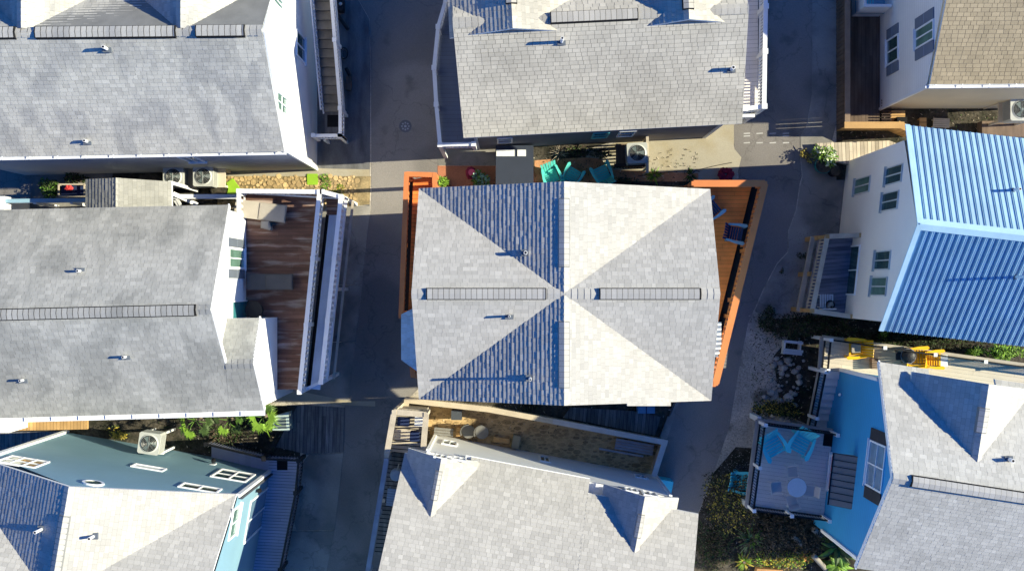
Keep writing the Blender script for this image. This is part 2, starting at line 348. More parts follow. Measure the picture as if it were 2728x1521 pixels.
def win_at(parent, A, u, n, t0, t1, z0, z1, mx=1, mz=0, fm=PAPER, gm=GLASS, fw=0.055, shut=None, sill=True, shm=SHUT, name='window'):
    O = Vector((A.x, A.y, 0)); U = Vector((u.x, u.y, 0)); N_ = Vector((n.x, n.y, 0)); Z = Vector((0, 0, 1)); g = G()
    d = (-0.02, 0.045)
    g.obox(O, U, N_, Z, (t0, t0 + fw), d, (z0, z1), fm); g.obox(O, U, N_, Z, (t1 - fw, t1), d, (z0, z1), fm)
    g.obox(O, U, N_, Z, (t0 + fw, t1 - fw), d, (z0, z0 + fw), fm); g.obox(O, U, N_, Z, (t0 + fw, t1 - fw), d, (z1 - fw, z1), fm)
    for k in range(1, mx + 1):
        t = t0 + (t1 - t0) * k / (mx + 1); g.obox(O, U, N_, Z, (t - .02, t + .02), (-0.02, .04), (z0 + fw, z1 - fw), fm)
    for k in range(1, mz + 1):
        t = z0 + (z1 - z0) * k / (mz + 1); g.obox(O, U, N_, Z, (t0 + fw, t1 - fw), (-0.02, .035), (t - .015, t + .015), fm)
    if sill: g.obox(O, U, N_, Z, (t0 - .05, t1 + .05), (0, .09), (z0 - .05, z0 - .002), fm)
    w_ = g.build(name, parent)
    p = G(); p.obox(O, U, N_, Z, (t0 + fw, t1 - fw), (-.01, .012), (z0 + fw, z1 - fw), gm); p.build('pane', w_)
    if shut:
        for side in (-1, 1):
            a, b = (t0 - shut - .02, t0 - .02) if side < 0 else (t1 + .02, t1 + shut + .02)
            s_ = G(); s_.obox(O, U, N_, Z, (a, b), (0, .04), (z0, z1), shm)
            zm = (z0 + z1) / 2; s_.obox(O, U, N_, Z, (a, b), (.041, .046), (zm - .02, zm + .02), shm, 1.6); s_.build('shutter', w_)
    return w_
RC = [0]
def railing(parent, pts, z0, h=1.0, m=WHITE, capw=0.14, sp=0.125, bw=0.035, caph=0.04, post=True, postm=None, postw=0.12, pz=0.12, bm=None, bottom=True, zs=None, pstep=None):
    g = G(); n = len(pts); zs = zs or [z0] * n; bm = bm or m
    for i in range(n - 1):
        a = Vector((pts[i][0], pts[i][1], zs[i])); b = Vector((pts[i + 1][0], pts[i + 1][1], zs[i + 1])); up = Vector((0, 0, 1)); RC[0] = (RC[0] + 1) % 5; q_ = up * (.0023 * RC[0])
        g.beam(a + up * (h - caph / 2) + q_, b + up * (h - caph / 2) + q_, capw, caph, m)
        g.beam(a + up * (h - caph - .045), b + up * (h - caph - .045), .05, .07, m)
        if bottom: g.beam(a + up * .12, b + up * .12, .05, .07, m)
        L = (b - a).length; k = max(1, int(L / sp))
        for j in range(k):
            p = a + (b - a) * ((j + .5) / k); g.box((p.x - bw / 2, p.x + bw / 2), (p.y - bw / 2, p.y + bw / 2), (p.z + .15, p.z + h - caph - .07), bm, rot=math.atan2((b - a).y, (b - a).x))
    r = g.build('railing', parent)
    if post:
        P_ = []
        for i in range(n):
            P_.append((pts[i][0], pts[i][1], zs[i]))
            if pstep and i < n - 1:
                a = Vector((*pts[i], zs[i])); b = Vector((*pts[i + 1], zs[i + 1])); k = int((b - a).length / pstep)
                for j in range(1, k): q = a + (b - a) * j / k; P_.append(tuple(q))
        for p in P_:
            g = G(); hw = postw / 2; g.box((p[0] - hw, p[0] + hw), (p[1] - hw, p[1] + hw), (p[2] - .25, p[2] + h + pz - .031 + .0017 * (len(P_) % 3)), postm or m)
            g.box((p[0] - hw - .015, p[0] + hw + .015), (p[1] - hw - .015, p[1] + hw + .015), (p[2] + h + pz - .03, p[2] + h + pz), postm or m)
            g.build('post', parent)
    return r
def planks(g, pts, z, m, ang=0.0, wd=0.14, gap=0.008, thick=0.12, base=BLKM, var=0.12, side=None, long=(1.5, 4.0)):
    cs, sn = math.cos(ang), math.sin(ang)
    uv = [(x * cs + y * sn, -x * sn + y * cs) for x, y in pts]
    g.prism(pts, z - thick, z - 0.012, base, 1.0, side or m)
    # planks clipped to the (convex or L-shaped) outline band by band
    v0 = min(p[1] for p in uv); v1 = max(p[1] for p in uv); vv = v0
    while vv < v1:
        band = clip(uv, vv, min(vv + wd - gap, v1), 1)
        if band:
            a = min(p[0] for p in band); b = max(p[0] for p in band); x = a - random.uniform(0, long[0])
            while x < b:
                L = random.uniform(*long); pc = clip(band, x, x + L - .004, 0)
                if pc: g.face([(p[0] * cs - p[1] * sn, p[0] * sn + p[1] * cs, z) for p in pc], m, 1 + random.uniform(-var, var))
                x += L
        vv += wd
def sheet(name, pxs, z, m, label=None, cat=None, kind='structure', thick=None):
    g = G(); pts = [XY(x, y) for x, y in pxs]
    if thick: g.prism(pts, z - thick, z, m)
    else: g.face([(x, y, z) for x, y in pts], m)
    o = g.build(name); return tag(o, label, cat, None, kind)

# ------------------------------------------------------------------ ground, lanes, paving
g = G(); g.face([(-150, -150, 0), (150, -150, 0), (150, 150, 0), (-150, 150, 0)], SAND); tag(g.build('ground'), None, None, None, 'structure')
sheet('lane_asphalt', [(955, -300), (955, 0), (984, 51), (988, 181), (990, 520), (988, 549), (960, 800), (929, 1068), (918, 1079), (915, 1204), (870, 1521), (830, 1800), (1000, 1800), (1010, 1521), (1090, 1060), (1250, 900), (1250, 470), (1166, 440), (1190, -300)], .008, ASPH, 'dark asphalt lane running between the left and middle houses', 'lane')
sheet('lane_asphalt', [(1990, -300), (1990, 300), (1950, 340), (1958, 400), (1968, 475), (1800, 600), (1800, 1040), (1795, 1070), (1760, 1165), (1745, 1270), (1740, 1500), (1800, 1700), (1845, 1700), (1848, 1450), (1860, 1366), (1904, 1251), (1943, 1136), (1970, 975), (1993, 860), (2035, 766), (2070, 700), (2097, 672), (2100, 614), (2120, 560), (2130, 491), (2136, 470), (2132, 420), (2134, 360), (2150, 330), (2163, 250), (2165, -300)], .008, ASPH, 'dark asphalt lane curving past the orange deck', 'lane')
sheet('pavement', [(2165, -300), (2163, 250), (2152, 330), (2132, 365), (2133, 420), (2160, 425), (2215, 380), (2228, 330), (2226, -300)], .02, CONC, thick=.02)
sheet('pavement', [(2133, 420), (2138, 470), (2133, 491), (2122, 560), (2102, 614), (2100, 672), (2070, 705), (2038, 766), (2010, 830), (2060, 850), (2150, 840), (2260, 860), (2260, 400), (2160, 425)], .004, CONC)
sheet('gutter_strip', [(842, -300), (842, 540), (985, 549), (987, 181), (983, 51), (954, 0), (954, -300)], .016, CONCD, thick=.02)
sheet('pavement', [(640, -300), (640, 470), (842, 470), (842, -300)], .012, CONC, thick=.012)
for k, (a, b) in enumerate([((885, 545), (700, 760)), ((700, 760), (700, 912)), ((700, 912), (700, 1068))]):
    y0, y1 = [(549, 758), (760, 910), (912, 1066)][k]
    xr = lambda y: 988 - (y - 549) * 0.1137
    sheet('pavement_slab', [(600, y0), (600, y1), (xr(y1), y1), (xr(y0), y0)], .03, CONC, thick=.03)
sheet('paved_wedge', [(690, 1020), (690, 1062), (915, 1078), (1000, 1082), (1000, 1068), (930, 1068)], .034, CONCL, thick=.02)
sheet('concrete_slab', [(822, 1211), (915, 1206), (892, 1410), (790, 1412), (760, 1300)], .03, CONC, thick=.03)
sheet('concrete_slab', [(760, 1415), (891, 1413), (870, 1521), (840, 1700), (700, 1700)], .03, CONC, thick=.03)
sheet('flagstone_base', [(580, 462), (580, 560), (840, 560), (950, 548), (985, 545), (988, 470), (870, 452)], .018, mat('golden_sand_joint', (.36, .27, .14), 1.0, .3, 3.0, .2, 16, col2=(.24, .19, .10), c2scale=2.5))
sheet('concrete_path', [(590, 440), (590, 470), (985, 470), (985, 452), (880, 450)], .022, CONCL)
sheet('concrete_yard', [(1640, 380), (1560, 420), (1560, 480), (1960, 480), (1975, 420), (1955, 395), (1955, 330), (1700, 330)], .012, CONCL)
sheet('concrete_yard', [(1166, 380), (1166, 441), (1320, 441), (1320, 380)], .012, CONC)
sheet('terracotta_patio', [(1166, 442), (1166, 540), (1480, 540), (1480, 442)], .014, TERRA)
TERRL = mat('pale_terracotta', (.56, .27, .13), .9, .25, 2.5, .15, 18)
sheet('terracotta_path', [(1424, 428), (1480, 424), (1560, 420), (1600, 424), (1618, 446), (1618, 540), (1424, 540)], .018, TERRL)
sheet('terracotta_path', [(1622, 452), (1730, 458), (1860, 462), (1860, 484), (1622, 484)], .018, TERRL)
sheet('yard_soil', [(1320, 375), (1320, 441), (1480, 441), (1480, 540), (1860, 540), (1860, 481), (1560, 481), (1560, 400), (1640, 375)], .010, SOIL)
sheet('yard_soil', [(1120, 1050), (1120, 1090), (1760, 1170), (1795, 1070)], .010, SOIL)
sheet('yard_soil', [(1900, 1260), (1860, 1370), (1850, 1450), (1845, 1700), (2400, 1700), (2400, 1250), (2260, 1180), (2100, 1200), (1960, 1190)], .010, SOIL)
sheet('yard_soil', [(2060, 850), (2100, 900), (2060, 950), (2080, 1100), (2200, 1150), (2800, 1100), (2800, 850), (2380, 830)], .010, SOIL)
sheet('yard_soil', [(0, 1080), (0, 1260), (560, 1330), (800, 1260), (800, 1080)], .010, SOIL)
sheet('yard_soil', [(-60, 400), (-60, 560), (580, 560), (580, 462), (600, 440), (80, 430)], .006, SOIL)
sheet('lane_asphalt', [(-200, 380), (-200, 560), (78, 560), (86, 520), (92, 430), (92, 380)], .012, ASPH, 'patch of asphalt lane at the left edge', 'lane')
sheet('concrete_yard', [(93, 380), (93, 430), (80, 560), (300, 560), (300, 380)], .012, CONC)
sheet('yard_soil', [(2228, 270), (2228, 480), (2800, 480), (2800, 270)], .010, SOIL)
sheet('kerb', [(1755, 1167), (1778, 1108), (1783, 1108), (1800, 1070), (1808, 1070), (1776, 1167)], .12, CONC, thick=.12)
# road paint: short white dashes
g = G()
for yy in (355, 362, 380):
    for xx in (1981, 2015, 2050, 2085):
        if yy == 362 and xx not in (1981, 2085): continue
        g.face([(*XY(xx, yy), .0125), (*XY(xx, yy + 3), .0125), (*XY(xx + 17, yy + 2), .0125), (*XY(xx + 17, yy - 1), .0125)], PAINTL)
tag(g.build('road_marking'), None, None, None, 'structure')
# manhole
p = P(1080, 337); g = G(); g.cyl((p.x, p.y), .24, 0.0, .014, GALV, 28, tint=.35); 
for k in range(8):
    a = k * math.pi / 4; g.box((p.x + .13 * math.cos(a) - .03, p.x + .13 * math.cos(a) + .03), (p.y + .13 * math.sin(a) - .03, p.y + .13 * math.sin(a) + .03), (.014, .02), GALV, .8, rot=a)
g.cyl((p.x, p.y), .05, .014, .021, GALV, 10, tint=.9)
tag(g.build('manhole_cover', None, (p.x, p.y, 0)), 'round iron manhole cover in the shaded lane', 'manhole cover')

def stones(pxs, z, n, m, seed, smin=.12, smax=.3, name='flagstone_paving', label=None, cat=None, aspect=1.0):
    rnd = random.Random(seed); pts = [XY(x, y) for x, y in pxs]; xs = [p[0] for p in pts]; ys = [p[1] for p in pts]; g = G(); placed = []
    def inside(x, y):
        c = False
        for i in range(len(pts)):
            (x0, y0), (x1, y1) = pts[i], pts[(i + 1) % len(pts)]
            if (y0 > y) != (y1 > y) and x < (x1 - x0) * (y - y0) / (y1 - y0) + x0: c = not c
        return c
    for _ in range(n):
        x, y = rnd.uniform(min(xs), max(xs)), rnd.uniform(min(ys), max(ys)); r = rnd.uniform(smin, smax) / 2
        if not inside(x, y) or any(math.hypot((x - a) / aspect, y - b) < (r + c) * .88 for a, b, c in placed): continue
        placed.append((x, y, r)); k = rnd.randint(5, 7); a0 = rnd.uniform(0, 6)
        poly = [(x + aspect * r * rnd.uniform(.8, 1.1) * math.cos(a0 + 2 * math.pi * i / k), y + r * rnd.uniform(.8, 1.1) * math.sin(a0 + 2 * math.pi * i / k)) for i in range(k)]
        g.prism(poly, z, z + rnd.uniform(.012, .03), m, rnd.uniform(.7, 1.3))
    return tag(g.build(name), label, cat, None, 'structure')
stones([(600, 470), (600, 556), (840, 556), (948, 546), (952, 470)], .018, 5000, STONE, 3, .08, .26)
sheet('patio_base', [(1135, 1065), (1120, 1230), (1500, 1230), (1500, 1125)], .014, STONE)
sheet('patio_base', [(1500, 1125), (1500, 1230), (1500, 1250), (1745, 1270), (1775, 1178)], .014, STONE)
stones([(1140, 1090), (1130, 1220), (1730, 1262), (1755, 1185), (1480, 1140), (1300, 1105)], .016, 6000, mat('ledge_stone', (0.40, 0.28, 0.135), 0.9, 0.3, 2.0, 0.12, 18, bump=.4), 5, .07, .20, aspect=2.2)
# weathered boards south of the left deck
def board_area(pxs, z, ang, m, label, cat='boardwalk', wd=.14, name='boardwalk', gap=.012):
    g = G(); pts = [XY(x, y, z) for x, y in pxs]; planks(g, pts, z, m, ang, wd, gap, z, BLKM, .3)
    c = pts[0]; return tag(g.build(name, None, (c[0], c[1], 0)), label, cat)
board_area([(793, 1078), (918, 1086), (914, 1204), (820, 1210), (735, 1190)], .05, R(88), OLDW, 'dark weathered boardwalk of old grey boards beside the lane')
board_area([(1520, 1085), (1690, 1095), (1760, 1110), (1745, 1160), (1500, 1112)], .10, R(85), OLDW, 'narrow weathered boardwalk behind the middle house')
board_area([(2175, 382), (2370, 375), (2420, 395), (2270, 440), (2190, 425)], .30, R(92), PALEW, 'pale sunlit timber walkway beside the off-white house')

# ------------------------------------------------------------------ middle house (cross gable)
ZE, ZR = 6.4, 8.516
hC = thing('cross_gable_house', P(1500, 783, 0), 'middle house with four-gabled pale grey shingle roof and orange decks', 'house')
nw, ne, se, sw = P(1116, 502, ZE), P(1892, 504, ZE), P(1895, 1067, ZE), P(1116, 1063, ZE)
pw, pe, pn, ps, ctr = P(1096, 783, ZR), P(1919, 783, ZR), P(1503, 484, ZR), P(1503, 1080, ZR), P(1503, 783, ZR)
g = G(); VZ = Vector((0, 0, 1))
for a, b in ((nw, pw), (sw, pw), (nw, pn), (ne, pn), (ne, pe), (se, pe), (se, ps), (sw, ps)):
    shingles(g, [a, b, ctr], SH_C, butt=.0180 if a.x < 0 and b in (pn, ps) else .011)
ext = [onplane(x, y, se, ps, ctr) for x, y in ((1670, 1070), (1786, 1064), (1787, 1081), (1671, 1081))]
shingles(g, ext, SH_C)
for a, b in ((pw, ctr), (pe, ctr), (pn, ctr), (ps, ctr)): ridge_cap(g, a, b, SH_C)
rC = g.build('roof', hC)
ridge_vent(rC, P(1136, 783, ZR), P(1455, 783, ZR), SH_C); ridge_vent(rC, P(1597, 783, ZR), P(1868, 783, ZR), SH_C)
ridge_vent(rC, P(1503, 528, ZR), P(1503, 712, ZR), SH_C, h=.03, drop=.07, FL=UNDERG); ridge_vent(rC, P(1503, 856, ZR), P(1503, 1034, ZR), SH_C, h=.03, drop=.07, FL=UNDERG)
vent_pipe(rC, onplane(1400, 674, nw, pn, ctr), .30, .06); vent_pipe(rC, onplane(1412, 1007, sw, ps, ctr), .62, .045); vent_pipe(rC, onplane(1357, 842, sw, pw, ctr), .42, .04)
i_ = .35
wx0, wx1, wy0, wy1 = nw.x + i_, ne.x - i_, se.y + i_, nw.y - i_; mx_, my_ = ctr.x, ctr.y; dz = .22
walls(hC, [(wx0, wy1, ZE), (mx_, wy1, ZR - dz), (wx1, wy1, ZE), (wx1, my_, ZR - dz), (wx1, wy0, ZE), (mx_, wy0, ZR - dz), (wx0, wy0, ZE), (wx0, my_, ZR - dz)], 0, LBLUEW)
# bay with its own little roof on the west side
g = G(); bz = 5.1
b1, b2, b3, b4 = P(1069, 838, bz), P(1100, 822, bz), P(1111, 988, bz), P(1069, 958, bz); t1, t2 = P(1128, 850, 5.8), P(1128, 955, 5.8)
for q in ([b1, b4, t2, t1], [b2, b1, t1], [b4, b3, t2]): shingles(g, q, BAYSH, fascia=LBLUEW)
g.prism([(b1.x + .1, b1.y), (b4.x + .1, b4.y), (b3.x, b3.y + .1), (b2.x, b2.y - .1)], 0, bz - .15, LBLUEW); g.build('bay_window', hC)
DZ = 3.8; CAPZ = DZ + 1.05
def dk(x, y): return XY(x, y, CAPZ)
g = G(); fl = [dk(1083, 463), dk(1150, 463), (dk(1150, 463)[0], wy1 + .55), (wx0 + .6, wy1 + .55), (wx0 + .6, wy0), dk(1090, 1000), dk(1070, 840)]
x0d = dk(1083, 463)[0]
planks(g, [dk(1094, 470), dk(1150, 463), dk(1147, 842), dk(1080, 842)], DZ, ORANGE, 0, .14, .01, .2, MORTAR)
planks(g, [dk(1095, 845), dk(1147, 845), dk(1147, 1000), dk(1100, 1000)], DZ, ORANGE, 0, .14, .01, .2, MORTAR)
g.box((dk(1150, 463)[0], XY(1330, 492, DZ)[0]), (wy1 + .3, wy1 + .48), (DZ - .3, DZ), ORANGEL)
for q in (dk(1086, 470), dk(1072, 650), dk(1071, 835), dk(1102, 990)): g.box((q[0] - .07, q[0] + .07), (q[1] - .07, q[1] + .07), (0, DZ - .2), ORANGE)
dW = g.build('deck', hC); g = G(); g.prism([dk(1080, 470), dk(1093, 470), dk(1079, 841), dk(1064, 841)], DZ - .35, DZ - .22, BLKM); g.build('rail_gap_shade', dW)  # black board stands in for the deep shade below the rail gap
railing(dW, [dk(1158, 495), dk(1158, 466), dk(1083, 464), dk(1068, 842)], DZ, 1.05, ORANGEL, .17, .17, .08, postm=ORANGEL, pz=.012)
railing(dW, [dk(1098, 978), dk(1100, 1000), dk(1118, 1002)], DZ, 1.05, ORANGEL, .17, .13, .045, postm=ORANGEL, pz=.012)
g = G(); e0, e1, e2, e3 = dk(1848, 489), dk(2038, 489), dk(1907, 1021), dk(1880, 1021)
planks(g, [(e0[0] - .5, e0[1]), (e1[0] - .24, e1[1]), (e2[0] - .22, e2[1] + .05), (wx1 - .3, e3[1])], DZ, ORANGE, 0, .14, .006, .2, MORTAR, .08)
for q in (e0, e1, dk(1997, 650), dk(1962, 800), dk(1930, 930), e2): g.box((q[0] - .07, q[0] + .07), (q[1] - .07, q[1] + .07), (0, DZ - .2), ORANGE)
dE = g.build('deck', hC); g = G(); g.prism([(e1[0] - .23, e1[1]), (e1[0] + .05, e1[1]), (e2[0] + .05, e2[1]), (e2[0] - .21, e2[1])], DZ - .35, DZ - .22, BLKM); g.build('rail_gap_shade', dE)  # black strip added so the gap under the balusters reads as shade
railing(dE, [e0, e1, e2, e3], DZ, 1.05, ORANGEL, .23, .17, .08, postm=ORANGEL, pz=.012, pstep=2.0)

# ------------------------------------------------------------------ upper left house
ze, zr = 6.7, 9.9
hN = thing('streaked_roof_house', P(400, 250, 0), 'upper left house with streaked grey shingle roof and bright white gable wall', 'house')
se_, rE, ze2 = P(757, 402, ze), P(697, 80, zr), ze
sw_, rW = P(-160, 420, ze), P(-160, 88, zr)
ne_, nw_ = Vector((se_.x, 2 * rE.y - se_.y, ze)), Vector((sw_.x, 2 * rW.y - sw_.y, ze))
g = G(); shingles(g, [sw_, se_, rE, rW], SH_NW); shingles(g, [ne_, nw_, rW, rE], SH_NW)
ridge_cap(g, rW, rE, SH_NW)
# two cross gables on the north slope
def dormer(g, a, b, c, apx, npx, half, slope, m, south=None, vent=None, up=0.0, wallm=WHITE2, butt=.012):
    pass
def cross(g, main, tip, hz, halfw, slopez, dirn, length, m, butt=.014, wallm=WHITE2, tail=0.0):
    """a gable whose ridge starts at `tip` (on the main roof) and runs along dirn at constant height"""
    tip = Vector(tip); d = Vector((dirn[0], dirn[1], 0)).normalized(); s_ = Vector((-d.y, d.x, 0))
    far = tip + d * length; near = tip - d * tail
    for sg in (-1, 1):
        a = near; b = far; c = far + s_ * sg * halfw - Vector((0, 0, halfw * slopez)); e = near + s_ * sg * halfw - Vector((0, 0, halfw * slopez))
        shingles(g, [a, b, c, e], m, butt=butt)
    ridge_cap(g, near, far, m)
    return near, far, d, s_
for px in (487 - 3, 60):
    t = onplane(px, 84, ne_, nw_, rW); t.z = zr + .02
    cross(g, None, (t.x, rE.y + .05, zr + .02), 0, 2.4, .85, (0, 1), 5.0, SH_NW, wallm=WHITE2)
rN = g.build('roof', hN)
ridge_vent(rN, P(93, 87, zr), P(468, 84, zr), SH_NW); ridge_vent(rN, P(521, 83, zr), P(652, 82, zr), SH_NW); ridge_vent(rN, P(-100, 88, zr), P(40, 87, zr), SH_NW)
vent_pipe(rN, onplane(286, 132, sw_, se_, rE), .38, .05); vent_pipe(rN, onplane(233, 378, sw_, se_, rE), .30, .05)
gutter(hN, sw_ + Vector((0, -.06, 0)), se_ + Vector((.05, -.06, 0)))
ex = se_.x - .03
walls(hN, [(sw_.x, sw_.y + .05, ze - .1), (ex, se_.y + .05, ze - .1), (ex, rE.y, zr - .12), (ex, ne_.y - .05, ze - .1), (nw_.x, nw_.y - .05, ze - .1)], 0, WHITE2, mats=[GREYW, WHITE2, WHITE2, GREYW, GREYW])
g = G(); g.beam((ex + .03, se_.y, ze - .13), (ex + .03, rE.y, zr - .13), .06, .16, WHITE); g.beam((ex + .03, rE.y, zr - .13), (ex + .03, ne_.y, ze - .13), .06, .16, WHITE)
g.box((ex - .06, ex + .03), (se_.y - .0, se_.y + .12), (0, ze - .12), WHITE); g.build('trim', hN)
A, B = (ex, 4.0), (ex, 12.0)
win(hN, A, B, [(787, 80), (809, 98), (812, 170), (790, 154)], 1, 0, gm=GLASS)
win(hN, A, B, [(734, 243), (763, 259), (763, 308), (738, 299)], 1, 1, gm=GLASSG)
win(hN, A, B, [(722, -25), (752, 0), (752, 33), (728, 12)], 1, 0, gm=GLASSG)
win(hN, (sw_.x, sw_.y + .05), (ex, se_.y + .05), [(482, 416), (525, 416), (540, 430), (492, 430)], 1, 0)
# white timber stair along its east wall
g = G(); lz = 1.0; X0, X1 = -6.97, -6.28; yl1, yl0 = P(0, 300, lz).y, P(0, 372, lz).y; n = 22; run = .30
g.box((X0, X1), (yl0, yl1), (lz - .06, lz), OLDW)
for k in range(n):
    y = yl1 + k * run; z = lz + .18 * (k + 1); g.box((X0, X1), (y, y + run + .03), (z - .045, z), mat('stair_tread_timber', (0.24, 0.21, 0.165), .8, .2, 3), 1 + random.uniform(-.1, .1)); g.box((X0, X1), (y + .003, y + .02), (z - .18, z - .046), OLDW, .6)
for xx in (X0 - .03, X1 + .03): g.beam((xx, yl1, lz - .02), (xx, yl1 + n * run, lz + .18 * n - .02), .05, .28, WHITE)
for q in ((X1, yl0), (X1, yl1), (X0, yl0)): g.box((q[0] - .05, q[0] + .05), (q[1] - .05, q[1] + .05), (0, lz), WHITE)
st = g.build('staircase', hN)
railing(st, [(X1 + .03, yl0), (X1 + .03, yl1), (X1 + .03, yl1 + n * run)], lz, 1.0, WHITE, .12, .13, .035, zs=[lz, lz, lz + .18 * n], pstep=2.2)
railing(st, [(X0 - .25, yl0 + .02), (X1 + .03, yl0 + .02)], lz, 1.0, WHITE, .12, .12, .035)
railing(st, [(X0 - .03, yl1), (X0 - .03, yl1 + n * run)], lz, .8, WHITE, .04, .16, .035, zs=[lz, lz + .18 * n], post=False)
def mat_obj(px, py, wpx, hpx, z, label, ang=0):
    c = P(px, py, z); s = (H - z) / F; g = G(); g.box((c.x - wpx * s / 2, c.x + wpx * s / 2), (c.y - hpx * s / 2, c.y + hpx * s / 2), (z, z + .018), BLKM, rot=R(ang))
    tag(g.build('doormat', None, (c.x, c.y, z)), label, 'doormat')
mat_obj(892, 323, 40, 32, lz + .001, 'black doormat on the landing of the white outdoor stair')

# ------------------------------------------------------------------ upper middle house
ze, zr = 5.6, 8.1
hM = thing('white_balcony_house', P(1600, 180, 0), 'upper middle house with warm grey roof and white railed balconies', 'house')
a_, b_ = P(1235, 368, ze), P(1977, 329, ze); r0, r1 = P(1206, 60, zr), P(1995, 22, zr)
dn = Vector((-(b_ - a_).y, (b_ - a_).x, 0)).normalized(); wdn = (r0 - a_).dot(dn)
a2, b2_ = a_ + dn * 2 * wdn, b_ + dn * 2 * wdn
g = G(); shingles(g, [a_, b_, r1, r0], SH_N, tw=(.17, .30), gap=.010, hgap=.010, var=.06, base=UNDER, butt=.006)
shingles(g, [b2_, a2, r0, r1], SH_N, tw=(.17, .30), gap=.012)
ridge_cap(g, r0, r1, SH_N)
sl_ = (zr - ze) / wdn
def over_gable(g, px, py, rise, slope, butt, endx=None):
    t = P(px, py, zr + rise); nr, fr, d, s_ = cross(g, None, t, 0, 2.0, slope, (dn.x, dn.y), 5.0, SH_N, butt=butt)
    # small triangular south face
    k = 1.25; g.face([t + d * .03 - VZ * .04, t + d * .03 + s_ * k - VZ * (k * slope + .04), t + d * .03 - VZ * 1.1, t + d * .03 - s_ * k - VZ * (k * slope + .04)], SHUT)
    return t, d
t1_, d1_ = over_gable(g, 1366, 76, .40, .47, .013); t2_, d2_ = over_gable(g, 1836, 52, .42, .56, .010)
rM = g.build('roof', hM)
ridge_vent(rM, P(1466, 48, zr), P(1700, 37, zr), SH_N); ridge_vent(rM, t1_ + d1_ * .75, t1_ + d1_ * 3, SH_N); ridge_vent(rM, t2_ + d2_ * .3, t2_ + d2_ * 3, SH_N)
vent_pipe(rM, onplane(1496, 113, a_, b_, r1), .62, .05); vent_pipe(rM, onplane(1948, 186, a_, b_, r1), .40, .06)
uu = (b_ - a_).normalized()
def wp(al, ac): q = a_ + uu * al + dn * ac; return (q.x, q.y)
L_ = (b_ - a_).length; i0, i1 = .35, .25
w1, w2, w3, w4 = wp(i0, i1), wp(L_ - .35, i1), wp(L_ - .35, 2 * wdn - i1), wp(i0, 2 * wdn - i1)
wm1, wm2 = wp(L_ - .35, wdn), wp(i0, wdn)
walls(hM, [(*w1, ze - .05), (*w2, ze - .05), (*wm1, zr - .2), (*w3, ze - .05), (*w4, ze - .05), (*wm2, zr - .2)], 0, SLATEW)
g = G(); g.box((w1[0] - .06, w1[0] + .06), (w1[1] - .04, w1[1] + .1), (0, ze - .1), WHITE); g.box((w2[0] - .06, w2[0] + .06), (w2[1] - .04, w2[1] + .1), (0, ze - .1), WHITE); g.build('corner_board', hM)
for q, fm in (([(1322, 368), (1365, 366), (1366, 379), (1326, 380)], WHITE), ([(1577, 354), (1621, 353), (1620, 366), (1577, 367)], mat('turquoise_frame', (.12, .5, .48), .5)), ([(1647, 350), (1693, 347), (1688, 362), (1645, 363)], WHITE), ([(1190, 352), (1196, 352), (1200, 380), (1195, 380)], WHITE)):
    if q[0][0] < 1200: continue
    win(hM, w1, w2, q, 0, 1, fm=fm, gm=GLASS, sill=False)
# west balcony
bz = 2.8; cz = bz + 1.05
bp = [XY(1192, -120, cz), XY(1188, 0, cz), XY(1167, 72, cz), XY(1156, 181, cz), XY(1162, 279, cz), XY(1172, 386, cz), XY(1262, 384, cz)]
g = G(); planks(g, [bp[0], bp[3], bp[5], (w1[0], bp[5][1]), (w1[0] + .2, bp[0][1])], bz, DARKD, R(0), .15, .003, .2, BLKM, .04)
for q in (bp[1], bp[3], bp[5]): g.box((q[0] - .07, q[0] + .07), (q[1] - .07, q[1] + .07), (0, bz - .2), WHITE)
b1_ = g.build('balcony', hM); railing(b1_, bp, bz, 1.05, WHITE, .13, .12, .04, postw=.14, pz=.06)
bq = [XY(2036, -120, cz), XY(2040, 18, cz), XY(2038, 138, cz), XY(2036, 284, cz), XY(1985, 290, cz)]
g = G(); planks(g, [bq[0], bq[3], (w2[0] - .2, bq[3][1] - .05), (w2[0] - .3, bq[0][1])], bz, GREYD, R(3), .15, .006, .2, BLKM, .05)
g.box((w2[0] - .2, bq[3][0] - .1), (bq[3][1] - .22, bq[3][1] - .1), (bz - .5, bz - .05), WHITE)
for q in (bq[1], bq[3]): g.box((q[0] - .07, q[0] + .07), (q[1] - .07, q[1] + .07), (0, bz - .2), WHITE)
b2m = g.build('balcony', hM); railing(b2m, bq, bz, 1.05, WHITE, .15, .11, .045, postw=.16, pz=.08)

# ------------------------------------------------------------------ upper right beige-roofed house
hE = thing('beige_roof_house', P(2600, 100, 0), 'upper right house with beige shingle roof, white west wall and cream south wall', 'house')
ze, zr = 5.5, 7.7
a_ = P(2477, 226, ze); rr = P(2538, -120, zr); a2 = Vector((a_.x, 2 * rr.y - a_.y, ze)); rr.x = a_.x + .02
ax2 = 19.5
g = G(); shingles(g, [a_, Vector((ax2, a_.y + .06, ze)), Vector((ax2, rr.y, zr)), rr], SH_NE, tw=(.15, .28), gap=.011, hgap=.011, base=UNDER, butt=.008); shingles(g, [Vector((ax2, a2.y, ze)), a2, rr, Vector((ax2, rr.y, zr))], SH_NE)
g.build('roof', hE); gutter(hE, a_ + Vector((-.03, -.06, 0)), Vector((ax2, a_.y, ze)))
wx = P(2337, 200, 0).x
walls(hE, [(wx, a_.y + .02, ze - .1), (ax2, a_.y + .02, ze - .1), (ax2, a2.y, ze - .1), (wx, a2.y, ze - .1), (wx, rr.y, zr - .12)], 0, WHITE2, mats=[CREAM, CREAM, CREAM, WHITE2, WHITE2])
g = G(); g.box((wx - .05, wx + .05), (a_.y - .1, a_.y + .0), (0.2, ze - .12), WHITE); g.build('downpipe', hE)
A, B = (wx, 6.0), (wx, 12.0)
